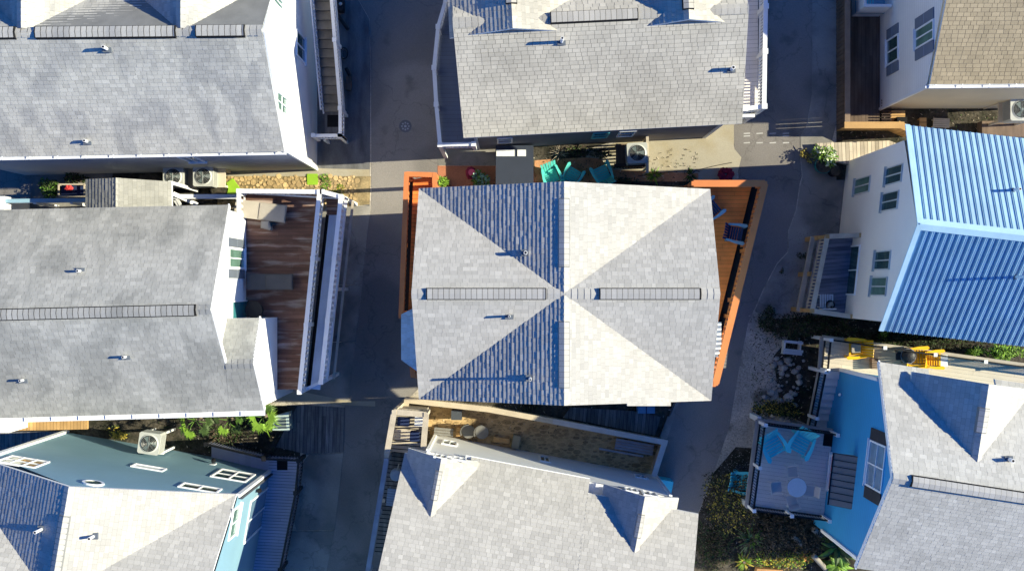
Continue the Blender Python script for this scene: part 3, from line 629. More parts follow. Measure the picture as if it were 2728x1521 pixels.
for q, gm in (([(2363, 109), (2394, 90), (2395, 159), (2365, 177)], GLASS), ([(2439, 81), (2487, 52), (2491, 105), (2441, 132)], GLASSG)):
    win(hE, A, B, q, 1, 0, gm=gm, shut=.36, shm=mat('blue_grey_shutter', (.15, .18, .24), .7, .05))
g = G(); lx0, lx1 = P(2280, 0, 0.9).x, wx; ly = P(0, 36, .9).y
g.box((lx0, lx1), (ly, ly + 2.5), (.8, .9), LBLUEW); g.box((lx0, lx0 + .1), (ly, ly + 2.5), (0, 1.9), WHITE); g.box((lx0 + .1, lx1 - .05), (ly, ly + .1), (0, 1.9), WHITE)
for k in range(6): g.box((lx0 + .12 + k * .1, lx0 + .15 + k * .1), (ly + .15, ly + 2.3), (.9, .93), SKYB)
g.build('raised_landing', hE)
# AC on bracket
# low brown deck in front of it
g = G(); z0 = .35; cz = 1.45
f0, f1, f2, f3 = XY(2258, -60, cz), XY(2258, 334, cz), XY(2400, 334, cz), (wx, XY(0, -60, cz)[1])
planks(g, [f0, f1, (wx - .02, f1[1]), f3], z0, BROWND, R(90), .14, .006, .15, BLKM, .2)
dq = g.build('deck', hE)
g = G(); 
def fence_run(g, a, b, h, m, capm, capw=.2, z0=0.0, pitch=.16, t=.04):
    a = Vector((*a, 0)); b = Vector((*b, 0)); d = (b - a).normalized(); s_ = Vector((-d.y, d.x, 0)); L = (b - a).length; x = 0
    while x < L: g.obox(a, d, s_, VZ, (x, min(x + pitch - .02, L)), (-t / 2, t / 2), (z0, h - .03), m, 1 + random.uniform(-.15, .15)); x += pitch
    g.obox(a, d, s_, VZ, (-capw / 2, L + capw / 2), (-capw / 2, capw / 2), (h - .029, h + .015), capm)
fence_run(g, f0, f1, cz, BROWND, mat('brown_cap_rail', (.27, .19, .13), .8, .15), .2)
g.build('side_fence', dq)
g = G(); fence_run(g, f1, (f2[0], f2[1] + .0), cz + .02, TANW, TANW, .24); fence_run(g, (f2[0], f2[1]), XY(2440, 352, cz), cz, TANW, TANW, .24)
x = P(2340, 0, .8).x
g.build('side_fence', dq)
g = G()
for k in range(9): y = P(0, 330, .6).y + .05 + k * .1; g.box((wx - .02, wx + .35), (y, y + .045), (.55, .6), mat('dark_slat', (.05, .03, .025), .7), rot=0)
g.build('gate', dq)

# ------------------------------------------------------------------ blue metal roof house
hB = thing('blue_metal_roof_house', P(2450, 620, 0), 'off-white stucco house with blue standing-seam metal roof', 'house')
ze, zr = 6.5, 8.9
nw_, sw_, rw_ = P(2417, 334, ze), P(2347, 880, ze), P(2450, 597, zr)
dr = P(2728, 628, zr) - rw_; dr.z = 0; dr.normalize(); LB = 7.0
ne_, se_, re_ = nw_ + dr * LB, sw_ + dr * LB, rw_ + dr * LB
g = G()
for (e0_, e1_, r0_, r1_) in ((nw_, ne_, rw_, re_), (sw_, se_, rw_, re_)):
    g.face([e0_, e1_, r1_, r0_], METAL); lo = [p - VZ * .08 for p in (e0_, e1_, r1_, r0_)]; g.face(lo, WHITE)
    for i in range(4): g.face([(e0_, e1_, r1_, r0_)[i], (e0_, e1_, r1_, r0_)[(i + 1) % 4], lo[(i + 1) % 4], lo[i]], METAL)
    south = e0_ is sw_; n = 34
    u, v, nn = frame([e0_, e1_, r1_, r0_])
    for k in range(1, n):
        t = k / n; p = e0_.lerp(e1_, t) + nn * .025; q = r0_.lerp(r1_, t) + nn * .025; q = p.lerp(q, .965)
        g.beam(p, q, .03, .03 if south else .012, METALD, up=nn)
        if south:
            for off in (.07, .135): g.beam(p + u * off * .9 - nn * .018, q + u * off * .9 - nn * .018, .02, .014, METAL, 1.05, up=nn)
    g.beam(e0_ + nn * .02, r0_ + nn * .02, .16, .05, METAL, 1.1, up=nn)
for sg, e in ((1, nw_), (-1, sw_)):
    d_ = (e - rw_).normalized(); g.face([rw_ + VZ * .05, re_ + VZ * .05, re_ + VZ * .05 + d_ * .22, rw_ + VZ * .05 + d_ * .22], METAL, 1.1)
rB = g.build('roof', hB)
vent_pipe(rB, onplane(2700, 507, nw_, ne_, rw_), .50, .045, False); vent_pipe(rB, onplane(2705, 738, sw_, se_, rw_), 1.0, .045, False)
A = Vector(XY(2256, 431)); B = Vector(XY(2212, 842)); wd_ = (B - A).normalized()
e_ = Vector((dr.x, dr.y)) * 6.6; rm = A.lerp(B, .5)
walls(hB, [(A.x, A.y, ze + .1), (rm.x, rm.y, zr - .12), (B.x, B.y, ze + .1), (B.x + e_.x, B.y + e_.y, ze + .1), (rm.x + e_.x, rm.y + e_.y, zr - .12), (A.x + e_.x, A.y + e_.y, ze + .1)], 0, EWALL)
for q in ([(2278, 480), (2320, 467), (2317, 512), (2278, 520)], [(2364, 448), (2407, 435), (2402, 485), (2358, 496)], [(2354, 517), (2397, 505), (2391, 557), (2348, 565)], [(2335, 670), (2375, 667), (2370, 719), (2329, 719)], [(2325, 739), (2366, 737), (2361, 788), (2319, 788)]):
    win(hB, A, B, q, 1, 0, fm=mat('pale_window_frame', (.55, .56, .53), .5), gm=GLASSG if q[0][0] in (2278, 2325) else GLASS, fw=.035)
win(hB, A, B, [(2250, 655), (2294, 653), (2278, 786), (2236, 787)], 1, 0, gm=GLASS, fw=.06, name='sliding_door')
fz = 1.9
p1, p2 = XY(2204, 630, fz + 1.0), XY(2164, 828, fz + 1.0); q1 = A.lerp(B, .497); q2 = A.lerp(B, .99)
g = G(); planks(g, [p1, p2, (q2.x, q2.y), (q1.x, q1.y)], fz, mat('blue_grey_deck', (.20, .21, .27), .7, .3, 2, .1, stretch=(.5, 3, 1)), R(5), .14, .008, .2, BLKM, .25)
o1 = (p1[0] - .02, p1[1]); g.beam((p1[0] - .12, p1[1] + .05, fz - .55), (p2[0] - .12, p2[1] - .05, fz - .55), .16, .14, PALEW)
for q in (p1, p2, ((p1[0] + p2[0]) / 2, (p1[1] + p2[1]) / 2)): g.box((q[0] - .08, q[0] + .08), (q[1] - .08, q[1] + .08), (0, fz - .15), TANW)
pB = g.build('porch', hB)
railing(pB, [(q1.x, q1.y), p1, p2, (q2.x, q2.y)], fz, 1.0, PALEW, .17, .12, .04, postm=TANW, pz=.012, pstep=1.4)

# ------------------------------------------------------------------ lower right blue house
hS = thing('bright_blue_house', P(2500, 1250, 0), 'bright blue house with light grey shingle roof and big raised grey deck', 'house')
DZ = 1.7; ze, zr = 6.34, 8.73
nw_, sw_, rw_ = P(2343, 964, ze), P(2281, 1512, ze), P(2380, 1273, zr)
dr = P(2728, 1325, zr) - rw_; dr.z = 0; dr.normalize(); LS = 7.0
ne_, se_, re_ = nw_ + dr * LS, sw_ + dr * LS, rw_ + dr * LS
def pl(x, y): return onplane(x, y, nw_, ne_, rw_)
g = G()
xa = pl(2472, 976); 
ta = (xa - nw_).dot(dr); tb = (pl(2650, 1006) - nw_).dot(dr); tc = 1.0
ra, rb = rw_ + dr * ta, rw_ + dr * tb; ea, eb = nw_ + dr * ta, nw_ + dr * tb
shingles(g, [nw_, ea, ra, rw_], SH_SE); up_ = .17
shingles(g, [ea.lerp(ra, up_), eb.lerp(rb, up_), rb, ra], SH_SE); shingles(g, [eb, ne_, re_, rb], SH_SE)
shingles(g, [se_, sw_, rw_, re_], SH_SE, butt=.012); ridge_cap(g, rw_, re_, SH_SE)
dtip = onplane(2603, 1230, nw_, ne_, rw_)
dN = Vector((-dr.y, dr.x, 0)); dtop = P(2628, 1024, dtip.z); LD = (dtop - dtip).dot(dN) + .02; hw = 1.9; sp_ = .78
gn, gf, gd, gs = cross(g, None, dtip, 0, hw, sp_, (dN.x, dN.y), LD, SH_SE, butt=.006)
g.face([gf - gd * .15 - VZ * .15, gf - gd * .15 + gs * (hw - .1) - VZ * (hw * sp_ + .1), gf - gd * .15 + gs * (hw - .1) - VZ * (hw * sp_ + 1.4), gf - gd * .15 - gs * (hw - .1) - VZ * (hw * sp_ + 1.4), gf - gd * .15 - gs * (hw - .1) - VZ * (hw * sp_ + .1)], BLUEW)
for sg in (-1, 1): g.face([gf + gs * sg * (hw - .1) - VZ * (hw * sp_ + .1) - gd * .15, gf + gs * sg * (hw - .1) - VZ * (hw * sp_ + 1.4) - gd * .15, gf + gs * sg * (hw - .1) - VZ * (hw * sp_ + 1.4) - gd * 2, gf + gs * sg * (hw - .1) - VZ * (hw * sp_ + .1) - gd * 2], WHITE2)
rS = g.build('roof', hS)
ridge_vent(rS, P(2428, 1281, zr), P(2760, 1331, zr), SH_SE); ridge_vent(rS, gn + gd * .9, gn + gd * 1.7, SH_SE, h=.04, drop=.07, FL=UNDERG)
vent_pipe(rS, onplane(2687, 1223, nw_, ne_, rw_), .35, .06)
A = Vector(XY(2239, 985, DZ)); B = Vector(XY(2194, 1380, DZ)); wd_ = (B - A).normalized()
A = A + wd_ * 0.0
sB = B + wd_ * ((P(2290, 1500, ze) - Vector((*B, 0))).dot(Vector((*wd_, 0))) - .12)
e_ = Vector((dr.x, dr.y)) * 6.6; q = Vector((rw_.x, rw_.y)); rm = A + wd_ * (q - A).dot(wd_)
walls(hS, [(A.x, A.y, ze - .1), (rm.x, rm.y, zr - .25), (sB.x, sB.y, ze - .1), (sB.x + e_.x, sB.y + e_.y, ze - .1), (rm.x + e_.x, rm.y + e_.y, zr - .25), (A.x + e_.x, A.y + e_.y, ze - .1)], 0, BLUEW)
g = G()
for p_, q_ in ((nw_, rw_), (rw_, sw_)): g.beam(p_ - VZ * .11, q_ - VZ * .11, .05, .18, PAPER)
g.box((sB.x - .06, sB.x + .06), (sB.y - .06, sB.y + .06), (DZ, ze - .15), PAPER); g.box((A.x - .05, A.x + .05), (A.y - .05, A.y + .07), (DZ, ze - .15), PAPER); g.build('trim', hS)
win(hS, A, B, [(2321, 1172), (2363, 1188), (2350, 1310), (2305, 1295)], 1, 1, gm=mat('pale_sky_glass', (.20, .28, .36), .08, .2, spec=.8), shut=.38, shm=DSHUT)
dw_ = win(hS, A, B, [(2216, 1212), (2234, 1212), (2225, 1317), (2207, 1305)], 1, 0, gm=BRICKR, fw=.07, name='door')
# awning
n_ = Vector((-wd_.y, wd_.x, 0)); 
if n_.dot(Vector((A.x, A.y, 0))) > 0: n_ = -n_
def aw(px, py, dep, z):  # along wall from pixel row
    t = onwall(px, py, A, B)[0]; return Vector((A.x, A.y, 0)) + Vector((*wd_, 0)) * t + n_ * dep + VZ * z
ta_, _z = onwall(2285, 1217, A, B); tb_ = onwall(2270, 1357, A, B)[0]
W_ = Vector((*wd_, 0)); O_ = Vector((A.x, A.y, 0)); g = G(); ztop = 45 - 0; ztop = onwall(2285, 1217, A, B)[1]; dep = .70; zlow = ztop - .45
m_ = 8
for k in range(m_):
    t0 = ta_ + (tb_ - ta_) * k / m_; t1 = ta_ + (tb_ - ta_) * (k + 1) / m_ - .012
    g.face([O_ + W_ * t0 + VZ * ztop, O_ + W_ * t1 + VZ * ztop, O_ + W_ * t1 + n_ * dep + VZ * zlow, O_ + W_ * t0 + n_ * dep + VZ * zlow], AWN, 1 + .05 * (k % 2))
    g.beam(O_ + W_ * t0 + VZ * (ztop + .01), O_ + W_ * t0 + n_ * dep + VZ * (zlow + .01), .02, .03, BLK)
for t in (ta_, tb_): g.face([O_ + W_ * t + VZ * ztop, O_ + W_ * t + n_ * dep + VZ * zlow, O_ + W_ * t + VZ * zlow], AWN)
g.beam(O_ + W_ * ta_ + n_ * dep + VZ * zlow, O_ + W_ * tb_ + n_ * dep + VZ * zlow, .03, .06, BLK); g.build('awning', hS)
p = onwall(2242, 1051, A, B); g = G(); c = O_ + W_ * p[0] + n_ * .06; g.blob((c.x, c.y, p[1]), .06, .06, .08, PAPER, 1, 6, 0); g.build('wall_lamp', hS)
# west deck
dl = [XY(2219, 1146, DZ), XY(2018, 1119, DZ), XY(1989, 1349, DZ), XY(2194, 1377, DZ)]
g = G(); planks(g, dl, DZ, GREYD, R(-8), .14, .004, .28, BLKM, .04, side=mat('grey_fascia', (.33, .33, .33), .7, .1))
for q in (dl[1], dl[2]): g.box((q[0] + .05, q[0] + .2), (q[1] - .1, q[1] + .1), (0, DZ - .28), WHITE)
for i in range(3):
    p_, q_ = Vector((*dl[i], DZ - .03)), Vector((*dl[i + 1], DZ - .03)); g.beam(p_, q_, .13, .12, mat('grey_fascia', (.33, .33, .33), .7, .1))
dS = g.build('deck', hS)
railing(dS, [(dl[0][0] - .1, dl[0][1] - .05), (dl[1][0] + .08, dl[1][1] - .06), (dl[2][0] + .07, dl[2][1] + .04), (dl[3][0] - .05, dl[3][1] + .05)], DZ, .95, BLK, .05, .10, .018, caph=.04, postm=PAPER, postw=.10, pz=.12, pstep=1.35)
mat_obj(2208, 1168, 28, 40, DZ + .001, 'black doormat by the blue wall on the grey deck', -7)
# north deck and stair
nd = [XY(2190, 896, DZ), XY(2182, 982, DZ), XY(2245, 990, DZ), XY(2480, 1020, DZ), XY(2860, 1075, DZ), XY(2860, 988, DZ)]
g = G(); planks(g, nd[:1] + nd[1:], DZ, CREAMD, R(-8), .14, .004, .25, BLKM, .05)
for i, q in enumerate((nd[0], XY(2500, 945, DZ), nd[1])): g.box((q[0] + .02, q[0] + .14), (q[1] - .14, q[1] - .02), (0, DZ - .25), WHITE)
dN_ = g.build('deck', hS)
na, nb_ = Vector(XY(2190, 898, DZ)), Vector(XY(2860, 991, DZ))
g = G(); g.beam((na.x, na.y, DZ + .02), (nb_.x, nb_.y, DZ + .02), .16, .1, mat('greige_beam', (.42, .38, .32), .7, .1)); g.beam((na.x, na.y, DZ + .02), (*XY(2184, 984, DZ), DZ + .02), .16, .1, mat('greige_beam', (.42, .38, .32), .7, .1)); g.build('edge_beam', dN_)
railing(dN_, [(nd[1][0] + .08, nd[1][1]), (na.x + .08, na.y - .06), (na.x + 2.0, na.y - .06 - .28), (nb_.x, nb_.y - .06)], DZ, .95, BLK, .04, .12, .014, caph=.03, postm=PAPER, postw=.1, pz=.06, pstep=1.5)
# stair descending southwards
s0 = Vector(XY(2184, 986, DZ)); s1 = Vector(XY(2240, 990, DZ)); sdv = Vector((-(s1 - s0).y, (s1 - s0).x)).normalized()
if sdv.y > 0: sdv = -sdv
g = G(); n = 13; rs = (DZ - .1) / n; run = .27
for k in range(n):
    z = DZ - rs * (k + 1) + .05; a = s0 + sdv * run * k; b = s1 + sdv * run * k; b2 = b + sdv * (run + .02); a2_ = a + sdv * (run + .02)
    g.prism([(a.x, a.y), (b.x, b.y), (b2.x, b2.y), (a2_.x, a2_.y)], z - .05, z, GREYD, 1 + random.uniform(-.08, .08))
for q in (s0, s1): g.beam((q.x, q.y, DZ - .12), (q.x + sdv.x * run * n, q.y + sdv.y * run * n, DZ - .12 - rs * n), .05, .26, mat('grey_fascia', (.33, .33, .33), .7, .1))
stS = g.build('staircase', hS); e = s0 + sdv * run * n
railing(stS, [(s0.x - .02, s0.y), (e.x - .02, e.y)], DZ, .95, BLK, .05, .11, .016, caph=.04, zs=[DZ, DZ - rs * n], postm=PAPER, postw=.10, pz=.06, pstep=1.7)

# ------------------------------------------------------------------ lower middle white house
hL = thing('white_dormer_house', P(1430, 1400, 0), 'lower middle white house with pale grey roof and two gabled dormers', 'house')
ze = 4.6
A = Vector(XY(1161, 1156)); B = Vector(XY(1745, 1265)); u_ = (B - A).normalized(); n_ = Vector((-u_.y, u_.x)); 
if n_.y < 0: n_ = -n_
U3 = Vector((u_.x, u_.y, 0)); N3 = Vector((n_.x, n_.y, 0))
e1 = P(1256, 1217, ze); e2 = P(1567, 1272, ze)
eL = e1 - U3 * ((e1 - P(1080, 1200, ze)).dot(U3)); eR = e1 + U3 * ((P(1850, 1405, ze) - e1).dot(U3))
dep = 5.2; zr = ze + dep * .60
rL, rR = eL - N3 * dep + VZ * (zr - ze), eR - N3 * dep + VZ * (zr - ze)
g = G()
def pl(x, y): return onplane(x, y, eL, eR, rL)
d2L = pl(1575, 1274); t0 = 0; tL = (e1 - eL).dot(U3); tR = (pl(1572, 1273) - eL).dot(U3); tRR = (pl(1826, 1400) - eL).dot(U3)
LT = (eR - eL).length
def seg(a, b, f):
    shingles(g, [eL + U3 * a + (rL - eL) * f, eL + U3 * b + (rL - eL) * f, rL + U3 * b, rL + U3 * a], SH_C)
fA = .02; seg(0, tL, .05); seg(tL, tR, 0); seg(tR, LT, .085)
shingles(g, [rL - N3 * dep - VZ * (zr - ze), rR - N3 * dep - VZ * (zr - ze), rR, rL], SH_C)
ridge_cap(g, rL, rR, SH_C)
ptip = pl(1147, 1376); pn_ = P(1183, 1223, ptip.z); L1 = (pn_ - ptip).dot(N3)
n1, f1, d1, s1_ = cross(g, None, ptip, 0, 1.2, .82, (n_.x, n_.y), L1, SH_C, butt=.008)
ptip2 = pl(1690, 1472); pn2 = P(1717, 1322, ptip2.z); L2 = (pn2 - ptip2).dot(N3)
n2, f2, d2, s2_ = cross(g, None, ptip2, 0, 1.3, .82, (n_.x, n_.y), L2, SH_C, butt=.008)
def gface(f, d, s, hwid, slp, drop, m):
    o = f - d * .12; g.face([o - VZ * .14, o + s * hwid - VZ * (hwid * slp + .1), o + s * hwid - VZ * (hwid * slp + drop), o - s * hwid - VZ * (hwid * slp + drop), o - s * hwid - VZ * (hwid * slp + .1)], m)
    for sg in (-1, 1): g.face([o + s * sg * hwid - VZ * (hwid * slp + .1), o + s * sg * hwid - VZ * (hwid * slp + drop), o + s * sg * hwid - VZ * (hwid * slp + drop) - d * 1.6, o + s * sg * hwid - VZ * (hwid * slp + .1) - d * 1.6], m)
gface(f1, d1, s1_, 1.1, .82, 1.0, WHITE2); gface(f2, d2, s2_, 1.2, .82, 1.0, WHITE2)
rL_ = g.build('roof', hL)
ridge_vent(rL_, n1 + d1 * .55, n1 + d1 * 1.55, SH_C, .12, .045, FL=UNDERG); ridge_vent(rL_, n2 + d2 * .5, n2 + d2 * 1.3, SH_C, .12, .045, FL=UNDERG)
wl = 2 * dep - .3
C2 = B - n_ * wl; D2 = A - n_ * wl; mB = B - n_ * dep; mA = A - n_ * dep
walls(hL, [(A.x, A.y, ze - .05), (B.x, B.y, ze - .05), (mB.x, mB.y, zr - .2), (C2.x, C2.y, ze - .05), (D2.x, D2.y, ze - .05), (mA.x, mA.y, zr - .2)], 0, PAPER)
g = G(); O_ = Vector((A.x, A.y, 0)); g.obox(O_, U3, N3, VZ, (-.05, .06), (-.06, .05), (0, ze - .1), PAPER)
LW = (B - A).length; g.obox(O_, U3, N3, VZ, (LW - .06, LW + .05), (-.06, .05), (0, ze - .1), PAPER)
g.obox(O_, U3, N3, VZ, (tL - .2 + (eL - O_).dot(U3), tR + (eL - O_).dot(U3)), (.0, .1), (ze - .22, ze - .06), PAPER); g.build('trim', hL)
for q in ([(1175, 1172), (1216, 1178), (1220, 1190), (1180, 1184)], [(1154, 1209), (1193, 1215), (1190, 1224), (1158, 1218)], [(1202, 1217), (1243, 1222), (1243, 1228), (1205, 1226)], [(1436, 1214), (1467, 1220), (1465, 1233), (1437, 1228)], [(1688, 1262), (1724, 1271), (1726, 1278), (1690, 1270)], [(1662, 1297), (1700, 1306), (1700, 1315), (1664, 1306)], [(1711, 1308), (1748, 1314), (1751, 1322), (1714, 1321)]):
    win(hL, A, B, q, 1, 0, gm=GLASS, sill=False)
# low porch east end
g = G(); q = XY(1741, 1268); g.box((q[0] - .1, q[0] + .55), (q[1] - 1.0, q[1] - .0), (0, .9), SKYB, rot=R(-11)); g.build('blue_panel', hL)
# west terrace of the white house: slatted deck with pale railings
tz = 2.8; cz = tz + 1.0
t0_, t1_, t2_, t3_ = XY(1046, 1090, cz), XY(1128, 1098, cz), XY(1125, 1215, cz), XY(1003, 1480, cz)
g = G(); planks(g, [XY(1048, 1094, cz), XY(1128, 1102, cz), XY(1118, 1222, cz), XY(1028, 1212, cz)], tz, PALEW, R(-5), .15, .03, .2, BLKM, .2)
planks(g, [XY(1030, 1215, cz), XY(1118, 1224, cz), XY(1075, 1500, cz), XY(985, 1500, cz)], tz - .3, OLDW, R(-5), .15, .03, .2, BLKM, .2)
for q in (XY(1048, 1096, cz), XY(1030, 1212, cz), XY(1006, 1350, cz)): g.box((q[0], q[0] + .12), (q[1] - .06, q[1] + .06), (0, tz - .2), PALEW)
tr = g.build('terrace', hL); g = G(); g.prism([XY(1050, 1100, cz), XY(1126, 1106, cz), XY(1116, 1220, cz), XY(1030, 1210, cz)], 0, tz - .22, PALEW, .7); g.build('shadow_skirt', tr)  # solid skirt added below the terrace to close up its shadow on the lane
railing(tr, [XY(1030, 1212, cz), XY(1050, 1097, cz), XY(1135, 1104, cz), XY(1126, 1215, cz)], tz, 1.0, PALEW, .2, .12, .05, postm=PALEW, pz=.04, pstep=1.1)
railing(tr, [XY(1029, 1226, cz), XY(978, 1530, cz)], tz, 1.0, mat('blue_grey_timber', (.28, .33, .42), .8, .2), .16, .12, .04, pz=.04, pstep=1.6)

# ------------------------------------------------------------------ left house with the brown deck
hW = thing('brown_deck_house', P(350, 800, 0), 'left house with weathered grey roof and wide brown deck', 'house')
DZ = 3.0; ze, zr = 5.8, 8.5
ne_, rE, se_ = P(609, 547, ze), P(561, 824, zr), P(701, 1093, ze); nwW = P(-160, 563, ze); rW = P(-160, 842, zr); swW = P(-160, 1118, ze)
g = G(); shingles(g, [nwW, ne_, rE, rW], SH_W)
sx = onplane(600, 968, swW, se_, rE); # south slope continues under the bump roof
sr = Vector((sx.x, se_.y + 0.02, 0))
pS = onplane(611, 1094, swW, se_, rW)
se0 = P(700, 1093, ze); plS = (swW, se0, rW)
def ps_(x, y): return onplane(x, y, *plS)
rE = ps_(561, 824)
shingles(g, [swW, ps_(612, 1095), ps_(599, 967), rE, rW], SH_W)
bt = ps_(674, 968); shingles(g, [ps_(612, 1095), ps_(703, 1092), bt, ps_(600, 967)], SH_W)
b0 = ps_(600, 970); dropz = bt.z - ze; bn1 = Vector((P(692, 847, ze).x, P(692, 847, ze).y, ze)); bn0 = Vector((b0.x - .75, bn1.y - .02, ze)); 
shingles(g, [bn0, bn1, bt, Vector((b0.x - .6, b0.y, bt.z))], SH_W)
ridge_cap(g, rW, rE, SH_W); ridge_cap(g, b0, bt, SH_W)
rW_ = g.build('roof', hW)
ridge_vent(rW_, ps_(-100, 841), ps_(522, 826), SH_W)
vent_pipe(rW_, onplane(215, 722, nwW, ne_, rE), .30, .045); vent_pipe(rW_, ps_(336, 950), .32, .045); vent_pipe(rW_, ps_(63, 1012), .30, .045)
gutter(hW, swW + Vector((0, -.07, 0)), ps_(702, 1094) + Vector((.03, -.07, 0)), PAPER, .17, PAPER)
ex = ne_.x - .05; bx = bt.x - .03; yb = bn1.y - .05
walls(hW, [(nwW.x, ne_.y - .15, ze), (ex, ne_.y - .15, ze), (ex, rE.y, zr - .15), (ex, se_.y + .1, ze - .05), (nwW.x, se_.y + .1, ze - .05)], 0, WHITE2, mats=[GREYW, PAPER, PAPER, WHITE2, GREYW])
walls(hW, [(ex - .3, yb, ze - .05), (bx, yb, ze - .05), (bx, bt.y, bt.z - .12), (bx, se_.y + .1, ze - .05), (ex - .3, se_.y + .1, ze - .05)], 0, WHITE2)
g = G()
for p_, q_ in ((ne_, rE), (rE, ps_(600, 968)), (bn1, bt), (bt, ps_(703, 1092))): g.beam(p_ - VZ * .11, q_ - VZ * .11, .05, .18, PAPER)
g.build('trim', hW)
A, B = (ex, 3.0), (ex, -1.5)
win(hW, A, B, [(608, 659), (650, 663), (648, 719), (609, 714)], 1, 0, gm=GLASSG, shut=.3, shm=SHUT, fw=.07)
win(hW, A, B, [(617, 800), (666, 800), (664, 850), (616, 850)], 0, 0, gm=mat('teal_glass', (.05, .22, .24), .1, .1, spec=.7), name='door', fw=.05)
cz = DZ + 1.0
c0, c1, c2 = XY(636, 509, cz), XY(851, 511, cz), XY(798, 1044, cz)
g = G(); planks(g, [c0, (c1[0] - .16 + .3 * 0, c1[1]), (c2[0] - .1, c2[1]), (bx - .3, c2[1]), (ex - .3, c2[1] + .1), (ex - .3, c0[1])], DZ, BROWN, 0, .14, .006, .22, BLKM, .22)
for q in (c0, c1, c2): g.box((q[0] - .07, q[0] + .07), (q[1] - .07, q[1] + .07), (0, DZ - .22), WHITE)
dWd = g.build('deck', hW)
railing(dWd, [XY(636, 572, cz), c0, c1, c2], DZ, 1.0, WHITE, .15, .185, .085, postw=.13, pz=.05, pstep=2.1)
o0, o1 = XY(908, 524, cz), XY(855, 1018, cz)
g = G(); planks(g, [(c1[0] + .08, c1[1]), (o0[0], o0[1]), XY(902, 568, cz), XY(858, 568, cz)], DZ, BROWN, 0, .14, .02, .2, BLKM, .1)
g.beam((*o0, DZ - .08), (*o1, DZ - .08), .16, .2, WHITE); g.beam((*c2, DZ - .08), (*o1, DZ - .08), .1, .16, WHITE); g.beam((*c0, DZ - .05), (*o0, DZ - .05), .06, .12, WHITE)
g.beam((o0[0] + .22, o0[1] - .05, DZ - .5), (o1[0] + .22, o1[1], DZ - .5), .08, .1, PALEW)
for t in (0, .5, 1): q = Vector(o0).lerp(Vector(o1), t); g.box((q.x - .06, q.x + .06), (q.y - .06, q.y + .06), (0, DZ), WHITE)
dWo = g.build('outer_walkway', hW); g = G(); g.prism([(c1[0] + .0, c1[1] - .7), (o0[0] - .05, o0[1] - .6), (o1[0] - .05, o1[1]), (c2[0], c2[1])], DZ - .55, DZ - .42, BLKM); g.build('walkway_gap_shade', dWo)  # black panel paints the dark shade in the open gap between the rails
g = G(); g.beam((c1[0] + .42, c1[1], DZ - .12), (c2[0] + .36, c2[1], DZ - .12), .34, .12, mat('pale_blue_beam', (.50, .60, .74), .7, .1)); g.build('edge_beam', dWd)
railing(dWo, [(c1[0] + .1, c1[1]), o0, o1], DZ, 1.0, WHITE, .15, .185, .085, postw=.13, pz=.05, pstep=2.1)
# small porch roof on its north side
g = G(); pz0, pz1 = 3.7, 4.2
for q in ([P(228, 478, pz0), P(228, 556, pz0), P(309, 556, pz1), P(309, 474, pz1)], [P(457, 484, pz0), P(309, 474, pz1), P(309, 556, pz1), P(458, 556, pz0)]): shingles(g, q, SH_W, butt=.0125, tw=(.13, .26))
ridge_cap(g, P(309, 474, pz1), P(309, 556, pz1), SH_W)
for x in (236, 450): q = P(x, 486, pz0); g.box((q.x - .06, q.x + .06), (q.y - .06, q.y + .06), (0, pz0 - .1), WHITE)
g.build('porch_roof', hW)
g = G(); g.beam(P(0, 536, 2.2), P(228, 533, 2.2), .14, .05, LBLUEW); g.beam(P(0, 541, 1.6), P(228, 538, 1.6), .05, .05, WHITE); q = P(2, 545, 2.3); g.box((q.x - .12, q.x + .12), (q.y - .3, q.y + .3), (0, 2.3), PAPER)
g.build('north_railing', hW); g = G()
for x in (92, 190): q = P(x, 540, 2.2); g.box((q.x - .05, q.x + .05), (q.y - .05, q.y + .05), (0, 2.2), WHITE)
g.build('railing_post', hW); g = G(); g.beam(P(462, 524, 3.0), P(630, 524, 3.0), .16, .05, PAPER); g.beam(P(460, 515, 3.3), P(525, 545, 2.4), .14, .05, PAPER); g.beam(P(470, 528, 3.0), P(482, 548, 2.6), .1, .04, PAPER); g.beam(P(466, 534, 2.9), P(478, 552, 2.5), .1, .04, PAPER)
g.build('north_railing', hW)
q = P(10, 1130, 4.5); g = G(); g.box((q.x - .6, q.x + .2), (q.y - .28, q.y + .28), (0, 4.6), PAPER); g.build('corner_post', hW)
g = G(); planks(g, [XY(27, 1117, 3.0), XY(27, 1147, 3.0), XY(232, 1143, 3.0), XY(232, 1110, 3.0)], 3.0, TANW, R(90), .12, .008, .15, BLKM, .15); g.build('south_walkway', hW); g = G()
planks(g, [XY(0, 1150, .3), XY(0, 1210, .3), XY(160, 1170, .3), XY(160, 1150, .3)], .3, OLDW, R(90), .14, .01, .2, BLKM, .2); g.build('side_boardwalk', hW)

# ------------------------------------------------------------------ lower left teal house
hT = thing('teal_house', P(300, 1400, 0), 'lower left teal house with pale grey roof beside a dark railed porch', 'house')
z0 = 1.0; ze, zr = 6.2, 8.9
A = Vector(XY(152, 1160, 0)); B = Vector(XY(719, 1255, z0)); A = Vector(XY(152, 1160, z0)); u_ = (B - A).normalized(); n_ = Vector((-u_.y, u_.x)); 
if n_.y < 0: n_ = -n_
U3 = Vector((u_.x, u_.y, 0)); N3 = Vector((n_.x, n_.y, 0))
nE = P(630, 1316, ze); nP = P(184, 1296, zr); nW = P(-12, 1222, ze)
ds = -N3 * 6.0
DC = 3.5; ctr_ = nP - N3 * DC; pE_ = Vector((nE.x, nE.y, zr)) - N3 * DC; nWc = Vector((nP.x, nP.y, 0)) - U3 * 5.2; nWc.z = ze; pW_ = Vector((nWc.x, nWc.y, zr)) - N3 * DC; pS_ = nP - N3 * 2 * DC
sE_ = nE - N3 * 2 * DC; sW_ = nWc - N3 * 2 * DC; g = G()
